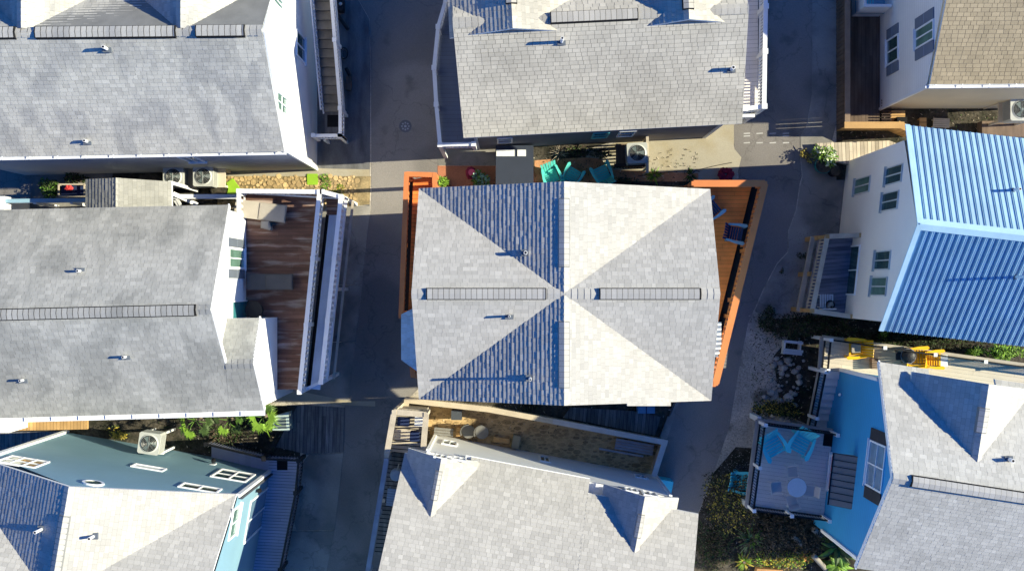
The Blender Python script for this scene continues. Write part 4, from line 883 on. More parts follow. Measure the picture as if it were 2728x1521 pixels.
for a_1, b_1 in ((nE, nP), (nE, pE_), (nWc, nP), (nWc, pW_), (sE_, pE_), (sE_, pS_), (sW_, pS_), (sW_, pW_)):
    shingles(g, [a_1, b_1, ctr_], SH_C, butt=.009 if (a_1 is nWc and b_1 is nP) else .011)
ridge_cap(g, ctr_, pE_, SH_C); ridge_cap(g, ctr_, pW_, SH_C)
ridge_cap(g, nP, ctr_, SH_C)
rT = g.build('roof', hT)
ridge_vent(rT, nP - N3 * .9, nP - N3 * 3.2, SH_C, h=.05, drop=.09, FL=UNDERG)
vent_pipe(rT, onplane(250, 1427, nE, nP, ctr_), .42, .05); vent_pipe(rT, onplane(112, 1408, nP, nWc, ctr_), .55, .05)
wl = 6.8; mA_ = A + u_ * (Vector((nP.x, nP.y)) - A).dot(u_)
Cc = B - n_ * wl; Dd = A - n_ * wl; mD = mA_ - n_ * wl
walls(hT, [(A.x, A.y, 6.3), (mA_.x, mA_.y, zr - .15), (B.x, B.y, ze - .08), (B.x - n_.x * DC, B.y - n_.y * DC, zr - .15), (Cc.x, Cc.y, ze - .08), (mD.x, mD.y, zr - .15), (Dd.x, Dd.y, 6.3)], 0, TEALW)
g = G(); O_ = Vector((A.x, A.y, 0)); LW = (B - A).length
g.obox(O_, U3, N3, VZ, (-.08, .08), (-.05, .08), (0, 6.3), PAPER); g.build('corner_board', hT); g = G(); g.obox(O_, U3, N3, VZ, (LW - .07, LW + .06), (-.05, .05), (0, ze - .1), PAPER)
g.build('corner_board', hT); g = G(); g.obox(O_, U3, N3, VZ, (LW + .01, LW + .13), (-.12, -.06), (0, ze - .2), SHUT, .5); g.build('downpipe', hT)
win(hT, A, B, [(-5, 1228), (30, 1214), (133, 1232), (85, 1250)], 2, 1, fm=PAPER, gm=GLASS, sill=False)
win(hT, A, B, [(345, 1243), (362, 1236), (442, 1250), (435, 1257)], 0, 0, gm=WHITE, sill=False, fw=.05, name='louvre_vent')
win(hT, A, B, [(556, 1270), (592, 1250), (681, 1265), (655, 1285)], 1, 1, gm=GLASS, sill=False)
win(hT, A, B, [(465, 1300), (490, 1288), (590, 1302), (585, 1312)], 1, 0, gm=GLASS, sill=False, name='window')
Bx = (B.x, B.y); Cx = (Cc.x, Cc.y)
win(hT, Bx, Cx, [(715, 1299), (668, 1326), (649, 1442), (697, 1407)], 1, 0, gm=mat('pale_blue_glass', (.16, .26, .34), .1, .1, spec=.7), fw=.07)
win(hT, Bx, Cx, [(640, 1342), (622, 1352), (606, 1436), (626, 1428)], 1, 0, gm=GLASSG, fw=.07)
g = G(); p = onwall(248, 1288, A, B); O_ = Vector((A.x, A.y, 0)) + U3 * p[0] + N3 * .01; K = 20
for i in range(K):
    a0, a1 = 2 * math.pi * i / K, 2 * math.pi * (i + 1) / K
    f = lambda r, a: O_ + U3 * (r * .34 * math.cos(a)) + VZ * (p[1] + r * .34 * math.sin(a)) + N3 * .04
    g.face([f(1, a0), f(1, a1), f(.75, a1), f(.75, a0)], PAPER); b_1, b_2 = f(1, a0), f(1, a1); g.face([b_1, b_2, b_2 - N3 * .05, b_1 - N3 * .05], PAPER)
ov = g.build('round_window', hT); g = G(); g.face([f(.75, 2 * math.pi * i / K) - N3 * .02 for i in range(K)], GLASS); g.build('pane', ov)
for px, py in ((566, 1236),):
    p = onwall(px, py, A, B); c = Vector((A.x, A.y, 0)) + U3 * p[0] + N3 * .12; g = G(); g.cyl((c.x, c.y), .09, p[1] - .1, p[1] + .1, BLK, 10, .05); g.box((c.x - .1, c.x + .1), (c.y - .14, c.y - .1), (p[1] - .15, p[1] + .15), WHITE); g.build('wall_lamp', hT)
p = onwall(682, 1306, Bx, Cx); c = Vector((*Bx, 0)) + Vector((Cx[0] - Bx[0], Cx[1] - Bx[1], 0)).normalized() * p[0] + U3 * .1; g = G(); g.cyl((c.x, c.y), .09, p[1] - .1, p[1] + .1, BLK, 10, .05); g.build('wall_lamp', hT)
# porch and stair
pf = [XY(719, 1230, z0), XY(800, 1222, z0), XY(800, 1262, z0), XY(745, 1560, z0), XY(640, 1560, z0), XY(722, 1262, z0)]
g = G(); planks(g, [XY(716, 1216, z0), XY(800, 1218, z0), XY(742, 1580, z0), XY(640, 1580, z0), XY(716, 1262, z0)], z0, LAVD, R(-3), .115, .012, .3, BLKM, .06)
pT = g.build('porch', hT)
rl = [XY(718, 1212, z0), XY(808, 1216, z0), XY(800, 1300, z0), XY(760, 1500, z0), XY(745, 1580, z0)]
railing(pT, rl, z0, 1.0, BLK, .07, .11, .03, bm=mat('dark_slate_metal', (.16, .17, .22), .4), postm=BLK, pz=.05, pstep=1.5)
s0 = Vector(XY(716, 1212, z0)); s1 = Vector(XY(716, 1254, z0)); sd_ = -u_; n = 10; g = G(); rs = .085; run = .235
for k in range(n):
    z = z0 - rs * (k + 1) + .06; a = s0 + sd_ * run * k; b = s1 + sd_ * run * k; a2_ = a + sd_ * (run + .015); b2 = b + sd_ * (run + .015)
    g.prism([(a.x, a.y), (b.x, b.y), (b2.x, b2.y), (a2_.x, a2_.y)], z - .05, z, LAVD, 1 + random.uniform(-.08, .08))
stT = g.build('staircase', hT); e = s0 + sd_ * run * n
railing(stT, [(s0.x, s0.y + .03), (e.x, e.y + .03)], z0, .95, BLK, .07, .11, .03, bm=mat('dark_slate_metal', (.16, .17, .22), .4), zs=[z0, z0 - rs * n], postm=BLK, pz=.02)
mat_obj(752, 1236, 28, 31, z0 + .001, 'black doormat at the top of the lavender porch stair')
# ------------------------------------------------------------------ small things
Z0 = Vector((0, 0, 0))
# air conditioners
def ac_unit(label):
    r = thing('air_conditioner', (0, 0, 0), label, 'air conditioner', 'outdoor air conditioner units', local=True)
    g = G(); s = .37; c = .05
    out = [(-s + c, -s), (s - c, -s), (s, -s + c), (s, s - c), (s - c, s), (-s + c, s), (-s, s - c), (-s, -s + c)]
    g.prism(out, 0, .70, ACW)
    for k in range(14): g.box((-s - .006, s + .006), (-s + .06, s - .06), (.08 + k * .042, .09 + k * .042), ACW, .6)
    K = 28
    for i in range(K):
        a0, a1 = 2 * math.pi * i / K, 2 * math.pi * (i + 1) / K
        g.face([(.33 * math.cos(a0), .33 * math.sin(a0), .703), (.33 * math.cos(a1), .33 * math.sin(a1), .703), (.28 * math.cos(a1), .28 * math.sin(a1), .73), (.28 * math.cos(a0), .28 * math.sin(a0), .73)], ACW, 1.1)
    g.build('casing', r)
    f = G(); f.cyl((0, 0), .29, .702, .706, mat('fan_well', (.03, .035, .035), .6), 28)
    for k in range(3):
        a = k * 2.094; q = [(.05 * math.cos(a), .05 * math.sin(a), .712), (.26 * math.cos(a - .35), .26 * math.sin(a - .35), .710), (.27 * math.cos(a + .3), .27 * math.sin(a + .3), .722), (.06 * math.cos(a + .9), .06 * math.sin(a + .9), .718)]
        f.face(q, ACF, 1.5)
    f.cyl((0, 0), .055, .706, .735, ACF, 12, tint=2.0); f.build('fan', r)
    w_ = G()
    for rr in (.09, .14, .19, .24):
        pts = [(rr * math.cos(2 * math.pi * i / 24), rr * math.sin(2 * math.pi * i / 24), .74) for i in range(25)]
        w_.tube(pts, .003, GALV, 4)
    for k in range(8): a = k * math.pi / 4; w_.tube([(0, 0, .742), (.29 * math.cos(a), .29 * math.sin(a), .735)], .003, GALV, 4)
    w_.build('grille', r); return r
ac0 = ac_unit('left one of two pale air conditioners behind the small porch roof')
ACS = [(461, 471, .95, 0, None, 1.0), (541, 470, .95, 0, 'right one of two pale air conditioners, on the cream platform edge', 1.0), (1698, 408, .9, 3, 'grey air conditioner fenced in beside the dark wall of the upper middle house', 1.02), (397, 1181, 1.6, -8, 'white air conditioner beside the teal wall near the palms', 1.05), (2722, 292, 1.5, 0, 'white air conditioner cut by the right edge below the cream wall', 1.1)]
for i, (px, py, z, a, lb, s) in enumerate(ACS):
    o = ac0 if i == 0 else copy_tree(ac0); place(o, P(px, py, z + .7) - VZ * .7, R(a), lb, (s, s, 1))
def simple(name, label, cat, px, py, z, fn, group=None, rot=0):
    c = P(px, py, z); g = G(); fn(g, c); o = g.build(name, None, c); return tag(o, label, cat, group)
def plat(g, c, w_, d, zt, m, legs=True, t=.07):
    g.box((c.x - w_ / 2, c.x + w_ / 2), (c.y - d / 2, c.y + d / 2), (zt - t, zt), m)
    if legs:
        for sx in (-1, 1):
            for sy in (-1, 1): g.box((c.x + sx * (w_ / 2 - .06) - .04, c.x + sx * (w_ / 2 - .06) + .04), (c.y + sy * (d / 2 - .06) - .04, c.y + sy * (d / 2 - .06) + .04), (0, zt - t), m)
simple('equipment_platform', 'cream timber platform under two air conditioners', 'platform', 520, 474, .94, lambda g, c: plat(g, c, 2.25, .72, .94, CREAMD))
simple('equipment_platform', 'dark timber platform carrying the grey air conditioner', 'platform', 1675, 412, .89, lambda g, c: plat(g, c, .95, .8, .89, BROWND))
simple('equipment_platform', 'platform on posts under the white unit beside the palms', 'platform', 405, 1181, 1.59, lambda g, c: plat(g, c, .85, .8, 1.59, WHITE))
simple('equipment_platform', 'cream bracket platform at the right edge below the cream wall', 'platform', 2700, 298, 1.49, lambda g, c: plat(g, c, 1.1, .8, 1.49, CREAMD))
# pale lattice screen beside the grey unit
c = P(1724, 400, 1.5); g = G()
for k in range(12): g.box((c.x - .02, c.x + .04), (c.y - .8 + k * .13, c.y - .74 + k * .13), (0, 1.5), PALEW)
g.box((c.x - .04, c.x + .06), (c.y - .85, c.y + .85), (1.45, 1.52), PALEW); tag(g.build('lattice_screen', None, (c.x, c.y, 0)), 'pale timber lattice screen right of the grey air conditioner', 'screen')
c = P(1675, 440, .9); g = G()
for k in range(10): g.box((c.x - .5 + k * .11, c.x - .44 + k * .11), (c.y - .03, c.y + .03), (0, .9), BROWND, .6)
g.box((c.x - .55, c.x + .6), (c.y - .05, c.y + .05), (.88, .95), BROWND, .5); tag(g.build('picket_screen', None, (c.x, c.y, 0)), 'low dark picket screen south of the grey air conditioner', 'screen')

# adirondack chairs
def lounge_chair(name, m, label, group=None, cush=None, dark=None):
    r = thing(name, (0, 0, 0), label, 'chair', group, local=True); X, Y, Zz = Vector((1, 0, 0)), Vector((0, 1, 0)), VZ
    g = G()
    for k in range(6): a = -.20 + k * .085; g.beam((-.24, a, .36 - k * .028 + .02), (.24, a, .36 - k * .028 + .02), .075, .02, cush or m, 1 + random.uniform(-.06, .06))
    g.build('seat', r)
    g = G()
    for k in range(6): x = -.225 + k * .09; hh = .62 - abs(k - 2.5) * .035; g.beam((x, .24, .22), (x * 1.15, .24 + .26, .22 + hh), .08, .02, cush or m, 1 + random.uniform(-.06, .06), up=Vector((0, 1, 0)))
    g.build('backrest', r)
    for sx in (-1, 1):
        g = G(); pts = [(sx * .24, .34), (sx * .30, .36), (sx * .37, .0), (sx * .385, -.30), (sx * .32, -.36), (sx * .25, -.28), (sx * .27, 0)]
        g.prism([(x, -y if False else y * -1 * -1) for x, y in pts], .50, .525, m, 1.08); g.build('armrest', r)
        for yy in (-.27, .26): g = G(); g.box((sx * .29 - .035, sx * .29 + .035), (yy - .04, yy + .04), (0, .5), m); g.build('leg', r)
    return r
aq = lounge_chair('garden_chair', AQUA, 'leftmost of three aqua garden chairs on the terracotta yard', 'aqua garden chairs in the yard')
place(aq, P(1470, 470, .4) - VZ * .39, R(20))
o = copy_tree(aq); place(o, P(1526, 466, .4) - VZ * .39, R(150), 'middle one of three aqua garden chairs on the terracotta yard', (1.0, 1.0, 1))
o = copy_tree(aq); place(o, P(1604, 461, .4) - VZ * .39, R(205), 'rightmost of three aqua garden chairs, beside the grey air conditioner screen', (1.05, 1.05, 1))
sb = lounge_chair('garden_chair', SKYB, 'left sky-blue garden chair on the raised grey deck', 'sky-blue garden chairs on the grey deck')
place(sb, P(2062, 1190, 2.1) - VZ * .4, R(-152 + 180), None, (1.25, 1.25, 1.1))
o = copy_tree(sb); place(o, P(2132, 1184, 2.1) - VZ * .4, R(-28), 'right sky-blue garden chair on the raised grey deck', (1.25, 1.25, 1.1))
tl = lounge_chair('garden_chair', SKYB, 'teal garden chair on the ground beneath the edge of the raised grey deck'); place(tl, P(1980, 1285, .4) - VZ * .39, R(80), None, (1.2, 1.2, 1.1))
sl_c = lounge_chair('deck_chair', SLATEB, 'slate-blue deck chair with navy slats in the middle of the orange deck', 'slate-blue chairs on the orange deck', cush=NAVY)
place(sl_c, P(1961, 622, 4.2) - VZ * .39, R(79), None, (.95, .95, .95))
o = copy_tree(sl_c); place(o, P(1898, 557, 4.2) - VZ * .39, R(130), 'slate-blue deck chair half hidden under the eave of the middle house', (.95, .95, .95))
ye = lounge_chair('garden_chair', YEL, 'yellow chair with open seat at the left end of the cream deck', 'yellow chairs on the cream deck', )
place(ye, P(2280, 928, 2.1) - VZ * .4, R(-90), None, (1.05, 1.05, 1))
o = copy_tree(ye); place(o, P(2446, 951, 2.1) - VZ * .4, R(90), 'bright yellow chair just right of the black grill', (1.05, 1.05, 1))
o = copy_tree(ye); place(o, P(2490, 957, 2.1) - VZ * .4, R(90), 'yellow chair beside the white cooler on the cream deck', (.95, .95, 1))
def cushion(name, label, px, py, z, w_, d, m, rot=0, h=.12, cat='cushion'):
    c = P(px, py, z + h); g = G(); b = .03; cs, sn = math.cos(R(rot)), math.sin(R(rot))
    pts = [(-w_ / 2 + b, -d / 2), (w_ / 2 - b, -d / 2), (w_ / 2, -d / 2 + b), (w_ / 2, d / 2 - b), (w_ / 2 - b, d / 2), (-w_ / 2 + b, d / 2), (-w_ / 2, d / 2 - b), (-w_ / 2, -d / 2 + b)]
    W2 = [(c.x + x * cs - y * sn, c.y + x * sn + y * cs) for x, y in pts]; g.prism(W2, z, z + h * .8, m)
    W3 = [(c.x + (x * cs - y * sn) * .93, c.y + (x * sn + y * cs) * .93) for x, y in pts]; g.prism(W3, z + h * .8 + .001, z + h, m)
    return tag(g.build(name, None, (c.x, c.y, z)), label, cat)
cushion('seat_cushion', 'grey cushion on the leftmost yellow chair', 2281, 928, 2.13, .34, .32, BEIGEC, 0, .06)
# cooler, crate, grill on the cream deck
simple('cooler_box', 'white cooler box at the right end of the yellow chairs', 'cooler', 2516, 961, 2.1, lambda g, c: (g.box((c.x - .12, c.x + .12), (c.y - .2, c.y + .2), (1.7, 2.02), PAPER), g.box((c.x - .13, c.x + .13), (c.y - .21, c.y + .21), (2.021, 2.08), PAPER)))
simple('wooden_crate', 'small brown timber crate by the corner of the light grey roof', 'crate', 2331, 969, 2.0, lambda g, c: [g.box((c.x - .12, c.x + .12), (c.y - .18 + k * .075, c.y - .12 + k * .075), (1.7, 2.05), BROWND, 1.5 + .2 * (k % 2)) for k in range(5)])
def kgrill(g, c):
    g.blob((c.x, c.y, c.z + .75), .27, .27, .2, BLK, 3, 8, 0, 2.0); g.cyl((c.x, c.y), .28, c.z + .72, c.z + .75, GALV, 20); g.box((c.x - .45, c.x - .25), (c.y - .15, c.y + .15), (c.z + .7, c.z + .73), BLK)
    for a in (.5, 2.6, 4.7): g.beam((c.x + .15 * math.cos(a), c.y + .15 * math.sin(a), c.z + .6), (c.x + .28 * math.cos(a), c.y + .28 * math.sin(a), c.z), .03, .03, BLK)
simple('kettle_grill', 'black kettle grill on the cream deck left of the bright yellow chair', 'grill', 2402, 945, 1.7, kgrill)
# round glass table with wire chairs on the grey deck
c = P(2123, 1298, 2.4); t = thing('round_table', (c.x, c.y, 1.7), 'round pale glass table on the raised grey deck', 'table')
g = G(); g.cyl((c.x, c.y), .345, 2.4, 2.415, TGLASS, 40); g.build('table_top', t)
g = G(); pts = [(c.x + .35 * math.cos(2 * math.pi * i / 32), c.y + .35 * math.sin(2 * math.pi * i / 32), 2.405) for i in range(33)]; g.tube(pts, .012, GALV, 5); g.build('rim', t)
for a in (.8, 2.4, 3.9, 5.5): g = G(); g.tube([(c.x + .28 * math.cos(a), c.y + .28 * math.sin(a), 2.4), (c.x + .22 * math.cos(a), c.y + .22 * math.sin(a), 1.7)], .012, GALV, 6); g.build('leg', t)
wc = thing('patio_chair', (0, 0, 0), 'wire-framed patio chair north of the round glass table', 'chair', 'wire-framed chairs around the glass table', local=True)
SL = mat('grey_sling_fabric', (.52, .52, .54), .7, .05)
g = G(); g.obox(Z0, Vector((1, 0, 0)), Vector((0, 1, 0)), VZ, (-.21, .21), (-.21, .21), (.42, .435), SL); g.build('seat', wc)
g = G(); g.face([(-.21, .20, .45), (.21, .20, .45), (.21, .32, .85), (-.21, .32, .85)], SL); g.face([(-.21, .205, .45), (.21, .205, .45), (.21, .325, .85), (-.21, .325, .85)], SL); g.build('backrest', wc)
WF = mat('white_tube', (.75, .74, .70), .4)
for sx in (-1, 1):
    g = G(); g.tube([(sx * .23, -.24, 0), (sx * .24, -.23, .62), (sx * .24, -.1, .65), (sx * .24, .20, .64), (sx * .23, .27, 0)], .011, WF, 6); g.build('arm_frame', wc)
g = G(); g.tube([(-.22, .2, .42), (-.22, .33, .87), (.22, .33, .87), (.22, .2, .42)], .012, WF, 6); g.build('back_frame', wc)
for i, (px, py, a, lb) in enumerate(((2112, 1257, 5, None), (2158, 1307, -97, 'wire-framed patio chair right of the round glass table'), (2070, 1298, 97, 'wire-framed patio chair left of the round glass table'), (2110, 1333, 195, 'wire-framed patio chair below the round glass table'))):
    o = wc if i == 0 else copy_tree(wc); place(o, P(px, py, 2.2) - VZ * .5, R(a), lb, (.85, .85, .95))
# left deck furniture
def lounger(label, px, py, z, wd, rot, m, L1=.62, L2=1.0, tilt=.35, lead=None):
    c = P(px, py, z + .35); r = thing('sun_lounger', (c.x, c.y, z), label, 'sun lounger', local=True); r.rotation_euler = (0, 0, R(rot))
    g = G(); X = Vector((1, 0, 0)); Y = Vector((0, 1, 0))
    g.obox(Vector((0, 0, 0)), X, Y, VZ, (0, L2), (-wd / 2, wd / 2), (.26, .38), m); g.obox(Vector((.02, 0, .39)), X, Y, VZ, (0, L2 - .05), (-wd / 2 + .03, wd / 2 - .03), (.0, .02), m, 1.1); g.build('seat_cushion', r)
    g = G(); d = Vector((-math.cos(tilt), 0, math.sin(tilt))); n = Vector((math.sin(tilt), 0, math.cos(tilt))); g.obox(Vector((-.02, 0, .26)), d, Y, n, (0, L1), (-wd / 2, wd / 2), (0, .12), m); g.build('back_cushion', r)
    g = G(); g.obox(Vector((0, 0, 0)), X, Y, VZ, (-.4, L2 - .02), (-wd / 2 + .03, wd / 2 - .03), (.18, .255), SHUT)
    for xx in (-.3, L2 - .1):
        for yy in (-wd / 2 + .06, wd / 2 - .06): g.obox(Vector((xx, yy, 0)), X, Y, VZ, (-.03, .03), (-.03, .03), (0, .18), SHUT)
    g.build('frame', r); return r
lounger('charcoal cushioned sun lounger in the middle of the brown deck', 708, 751, 3.0, .56, 0, GREYC, .65, .95, .25)
lounger('beige covered sun lounger at the sunny top corner of the brown deck', 690, 562, 3.0, .62, -7, BEIGEC, .85, .95, .30)
g = G(); c = P(707, 600, 3.4); g.prism([(c.x - .16, c.y + .15), (c.x + .12, c.y + .15), (c.x + .19, c.y - .1), (c.x + .15, c.y - .18), (c.x - .17, c.y - .1)], 3.0, 3.4, BEIGEC); g.prism([(c.x - .13, c.y + .12), (c.x + .10, c.y + .12), (c.x + .12, c.y - .12), (c.x - .14, c.y - .08)], 3.401, 3.43, BEIGEC, 1.15)
tag(g.build('side_stool', None, (c.x, c.y, 3.0)), 'small beige covered stool below the beige sun lounger', 'stool')
c = P(676, 825, 3.7); r = thing('round_table', (c.x, c.y, 3.0), 'round black table beside the teal glass door on the brown deck', 'table')
g = G(); g.cyl((c.x, c.y), .30, 3.68, 3.71, UMB, 32); g.build('table_top', r); g = G(); g.cyl((c.x, c.y), .03, 3.0, 3.68, BLK, 10); g.cyl((c.x, c.y), .2, 3.0, 3.03, BLK, 20); g.build('pedestal', r)
g = G(); c = P(1912, 905, 4.3); g.box((c.x - .14, c.x + .14), (c.y - .6, c.y + .6), (4.18, 4.22), PAPER)
for sy in (-.5, .5): g.box((c.x - .13, c.x + .13), (c.y + sy - .04, c.y + sy + .04), (3.8, 4.18), PAPER)
tag(g.build('bench', None, (c.x, c.y, 3.8)), 'white bench on the orange deck partly under the roof edge', 'bench')
# yard north of the middle house
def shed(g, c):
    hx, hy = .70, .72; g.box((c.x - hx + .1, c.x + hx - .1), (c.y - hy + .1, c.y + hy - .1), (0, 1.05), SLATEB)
    g.box((c.x - hx, c.x + hx), (c.y - hy, c.y + hy), (1.06, 1.13), mat('lid_shade_navy', (.045, .055, .08), .5, .04)); g.box((c.x - hx + .02, c.x + .0), (c.y + .32, c.y + .56), (1.131, 1.16), PAPER); g.box((c.x + .1, c.x + .42), (c.y + .32, c.y + .56), (1.131, 1.16), PAPER)  # navy lid colour paints shade; raised white panels stand in for sunlit patches
simple('storage_box', 'large flat-topped storage box, lid coloured navy for shade with two white sun patches, between the two middle houses', 'storage box', 1371, 440, 1.1, shed)
for px, lb in ((1378, 'narrow orange stool tucked against the striped roof edge'), (1409, 'wide orange stool tucked against the striped roof edge')):
    simple('stool', lb, 'stool', px, 479, .5, lambda g, c: (g.box((c.x - (.10 if px == 1378 else .17), c.x + (.10 if px == 1378 else .17)), (c.y - .14, c.y + .14), (.42, .47), ORANGEL), [g.box((c.x + a - .02, c.x + a + .02), (c.y + b - .02, c.y + b + .02), (0, .42), ORANGE) for a in (-.07, .07) for b in (-.1, .1)]))
def mchair(g, c):
    g.blob((c.x, c.y, .25), .21, .24, .24, MAROON, 5, 7, .12); g.cyl((c.x + .04, c.y), .13, .46, .50, PINKP, 24)
simple('padded_stool', 'maroon pouffe with a round pink seat on the shaded terracotta patio', 'stool', 1254, 461, .3, mchair)
def redch(g, c):
    for k in range(9): a = k * .7; g.blob((c.x + .18 * math.cos(a), c.y + .15 * math.sin(a), .22 + .05 * math.sin(k * 3)), .13, .12, .08, MAROON, k, 6, .35)
    g.cyl((c.x, c.y), .12, 0, .2, SHUT, 12)
simple('flower_pot', 'dark red flowering plant beside the corner of the orange deck', 'potted plant', 1933, 465, .2, redch)
cushion('floor_cushion', 'lime green cushion beside the dark planter north of the brown deck', 617, 503, .35, .52, .62, LIME, 35, .1)
cushion('door_mat', 'bright green mat lying on the flagstones by the wall', 832, 478, .03, .42, .42, LIME, 0, .03, 'mat')
c = P(583, 503, .5); g = G(); g.cyl((c.x, c.y), .28, .0, .45, BLKM, 18, .34); g.cyl((c.x, c.y), .30, .44, .451, SOIL, 18); tag(g.build('planter', None, (c.x, c.y, 0)), 'wide black planter left of the lime green cushion', 'planter')
# left edge table with red flower
c = P(190, 507, .8); r = thing('potting_table', (c.x, c.y, 0), 'pale framed potting table at the left edge of the yard', 'table'); g = G()
for a, b in (((-.48, .22), (.48, .22)), ((-.48, -.22), (.48, -.22)), ((-.48, -.22), (-.48, .22)), ((.48, -.22), (.48, .22))): g.beam((c.x + a[0], c.y + a[1], .78), (c.x + b[0], c.y + b[1], .78), .05, .05, PALEW)
g.box((c.x - .45, c.x + .45), (c.y - .2, c.y + .2), (.60, .62), NAVY); g.build('frame', r)
for a in (-.45, .45):
    for b in (-.2, .2): g = G(); g.box((c.x + a - .025, c.x + a + .025), (c.y + b - .025, c.y + b + .025), (0, .75), PALEW); g.build('leg', r)
c = P(182, 502, .8); g = G(); 
for k in range(7): g.blob((c.x + .09 * math.cos(k), c.y + .06 * math.sin(k * 2), .76 + .02 * (k % 3)), .07, .06, .04, REDP, k, 6, .3)
g.cyl((c.x, c.y), .08, .62, .73, ORANGE, 10); tag(g.build('flower_pot', None, (c.x, c.y, .62)), 'pot of bright red flowers on the potting table', 'potted plant')

# ------------------------------------------------------------------ plants
def leaf(g, c, d, L, W_, m, t=1.0, bend=.25):
    d = d.normalized(); s_ = d.cross(VZ); s_ = Vector((1, 0, 0)) if s_.length < .05 else s_.normalized()
    a = c; b = c + d * L * .5 + VZ * 0; e = c + d * L - VZ * L * bend
    g.face([a, b + s_ * W_ / 2, e, b - s_ * W_ / 2], m, t)
def bush(name, label, cat, px, py, rx, ry, h, n, ms, ls=.07, seed=0, z=0.0, group=None, stems=6):
    rnd = random.Random(seed); c = P(px, py, z + h * .6); c.z = z
    r = thing(name, c, label, cat, group); g = G(); clumps = [(rnd.uniform(-.7, .7) * rx, rnd.uniform(-.7, .7) * ry, rnd.uniform(.4, 1.0) * h, rnd.uniform(.25, .5), rnd.uniform(.7, 1.35)) for _ in range(max(5, n // 45))]
    for _ in range(n):
        k = rnd.choice(clumps); a = rnd.uniform(0, 6.283); rr = rnd.random() ** .5 * k[3]
        p = c + Vector((k[0] + rx * rr * math.cos(a), k[1] + ry * rr * math.sin(a), max(.03, k[2] * rnd.uniform(.45, 1.05))))
        leaf(g, p, Vector((math.cos(a) + rnd.uniform(-.6, .6), math.sin(a) + rnd.uniform(-.6, .6), rnd.uniform(-.2, .9))), ls * rnd.uniform(.6, 1.5), ls * rnd.uniform(.35, .6), rnd.choice(ms), k[4] * rnd.uniform(.75, 1.25))
    g.build('foliage', r); g = G()
    for k in range(stems):
        q = clumps[k % len(clumps)]; g.tube([c, c + Vector((q[0] * .5, q[1] * .5, q[2] * .6)), c + Vector((q[0], q[1], q[2]))], .012, BARK, 5, r_end=.004)
    g.build('stem', r); return r
def spiky(name, label, cat, px, py, n, L, W_, ms, seed=0, z=0.0, up=(.2, 1.0), group=None, trunk=None, top=0.0):
    rnd = random.Random(seed); c = P(px, py, z + top + .3); c.z = z; r = thing(name, c, label, cat, group); g = G(); o = c + VZ * top
    for k in range(n):
        a = rnd.uniform(0, 6.283); e = rnd.uniform(*up); d = Vector((math.cos(a) * math.cos(e), math.sin(a) * math.cos(e), math.sin(e))); l = L * rnd.uniform(.65, 1.1)
        s_ = Vector((-math.sin(a), math.cos(a), 0)); pts = []; w2 = W_ * rnd.uniform(.7, 1.2); t = rnd.uniform(.7, 1.3); m = rnd.choice(ms); prev = None
        for i in range(5):
            q = i / 4; p = o + d * l * q - VZ * l * .45 * q * q; ww = w2 * (math.sin(math.pi * min(.98, q * .8 + .2)) if i < 4 else .02) / 2; cur = (p - s_ * ww, p + VZ * ww * .5, p + s_ * ww)
            if prev: g.face([prev[0], prev[1], cur[1], cur[0]], m, t); g.face([prev[1], prev[2], cur[2], cur[1]], m, t * .85)
            prev = cur
    g.build('leaves', r)
    g = G(); g.tube([c, c + VZ * max(.15, top)], trunk or .05, BARK, 8); g.build('stem', r); return r
def fan_palm(label, px, py, z, nf, Lp, Rf, seed, ms=(LEAFM, LEAFL)):
    rnd = random.Random(seed); c = P(px, py, z); r = thing('fan_palm', (c.x, c.y, 0), label, 'palm', 'fan palms between the left houses'); gs = []
    g0 = G(); g0.tube([(c.x, c.y, 0), (c.x + .05, c.y, z * .5), c], .09, BARK, 8, r_end=.06); g0.build('trunk', r)
    for k in range(nf):
        a = 2 * math.pi * k / nf + rnd.uniform(-.3, .3); d = Vector((math.cos(a), math.sin(a), 0)); hub = c + d * Lp + VZ * rnd.uniform(-.1, .35); g = G()
        g.tube([c, c + d * Lp * .5 + VZ * .25, hub], .014, LEAFM, 5); m = rnd.choice(ms); t = rnd.uniform(.75, 1.25)
        for i in range(22):
            b = a + (i - 10.5) / 10.5 * 2.0; e = Vector((math.cos(b), math.sin(b), 0)); s_ = Vector((-math.sin(b), math.cos(b), 0)); l = Rf * (1 - .35 * abs(i - 10.5) / 10.5) * rnd.uniform(.7, 1.15)
            p1, p2 = hub + e * l * .6 + VZ * .02, hub + e * l - VZ * l * .3; ww = .021
            g.face([hub, p1 - s_ * ww, p2, p1 + s_ * ww], m, t * rnd.uniform(.85, 1.15))
        g.build('frond', r)
    return r
fan_palm('large bright fan palm beside the gutter end of the left house roof', 702, 1110, 1.9, 6, .26, .50, 1, (LEAFL, LEAFM))
fan_palm('fan palm in the middle of the three below the left house gutter', 612, 1118, 1.7, 6, .34, .36, 2, (LEAFM, LEAFD, LEAFL))
fan_palm('fan palm nearest the white air conditioner', 520, 1118, 1.9, 7, .45, .38, 3, (LEAFM, LEAFD, LEAFL))
bush('shrub', 'dark low shrub under the fan palms', 'shrub', 610, 1160, .9, .35, .7, 500, [LEAFD, BRUSH], .10, 4)
bush('shrub', 'grey-green shrub behind the white air conditioner', 'shrub', 300, 1150, .5, .25, .6, 260, [LEAFD, LEAFY], .08, 5)
bush('shrub', 'bushy dark green shrub at the left edge beside the potting table', 'shrub', 128, 505, .42, .40, .9, 700, [LEAFD, LEAFM], .10, 6)
bush('shrub', 'dark shrub between the porch roof and the upper left wall', 'shrub', 205, 470, .42, .18, .7, 300, [LEAFD, LEAFD, BRUSH], .12, 7)
bush('ground_plant', 'small lime green weeds beside the bright green mat', 'plant', 872, 484, .30, .25, .15, 200, [LEAFL], .07, 8)
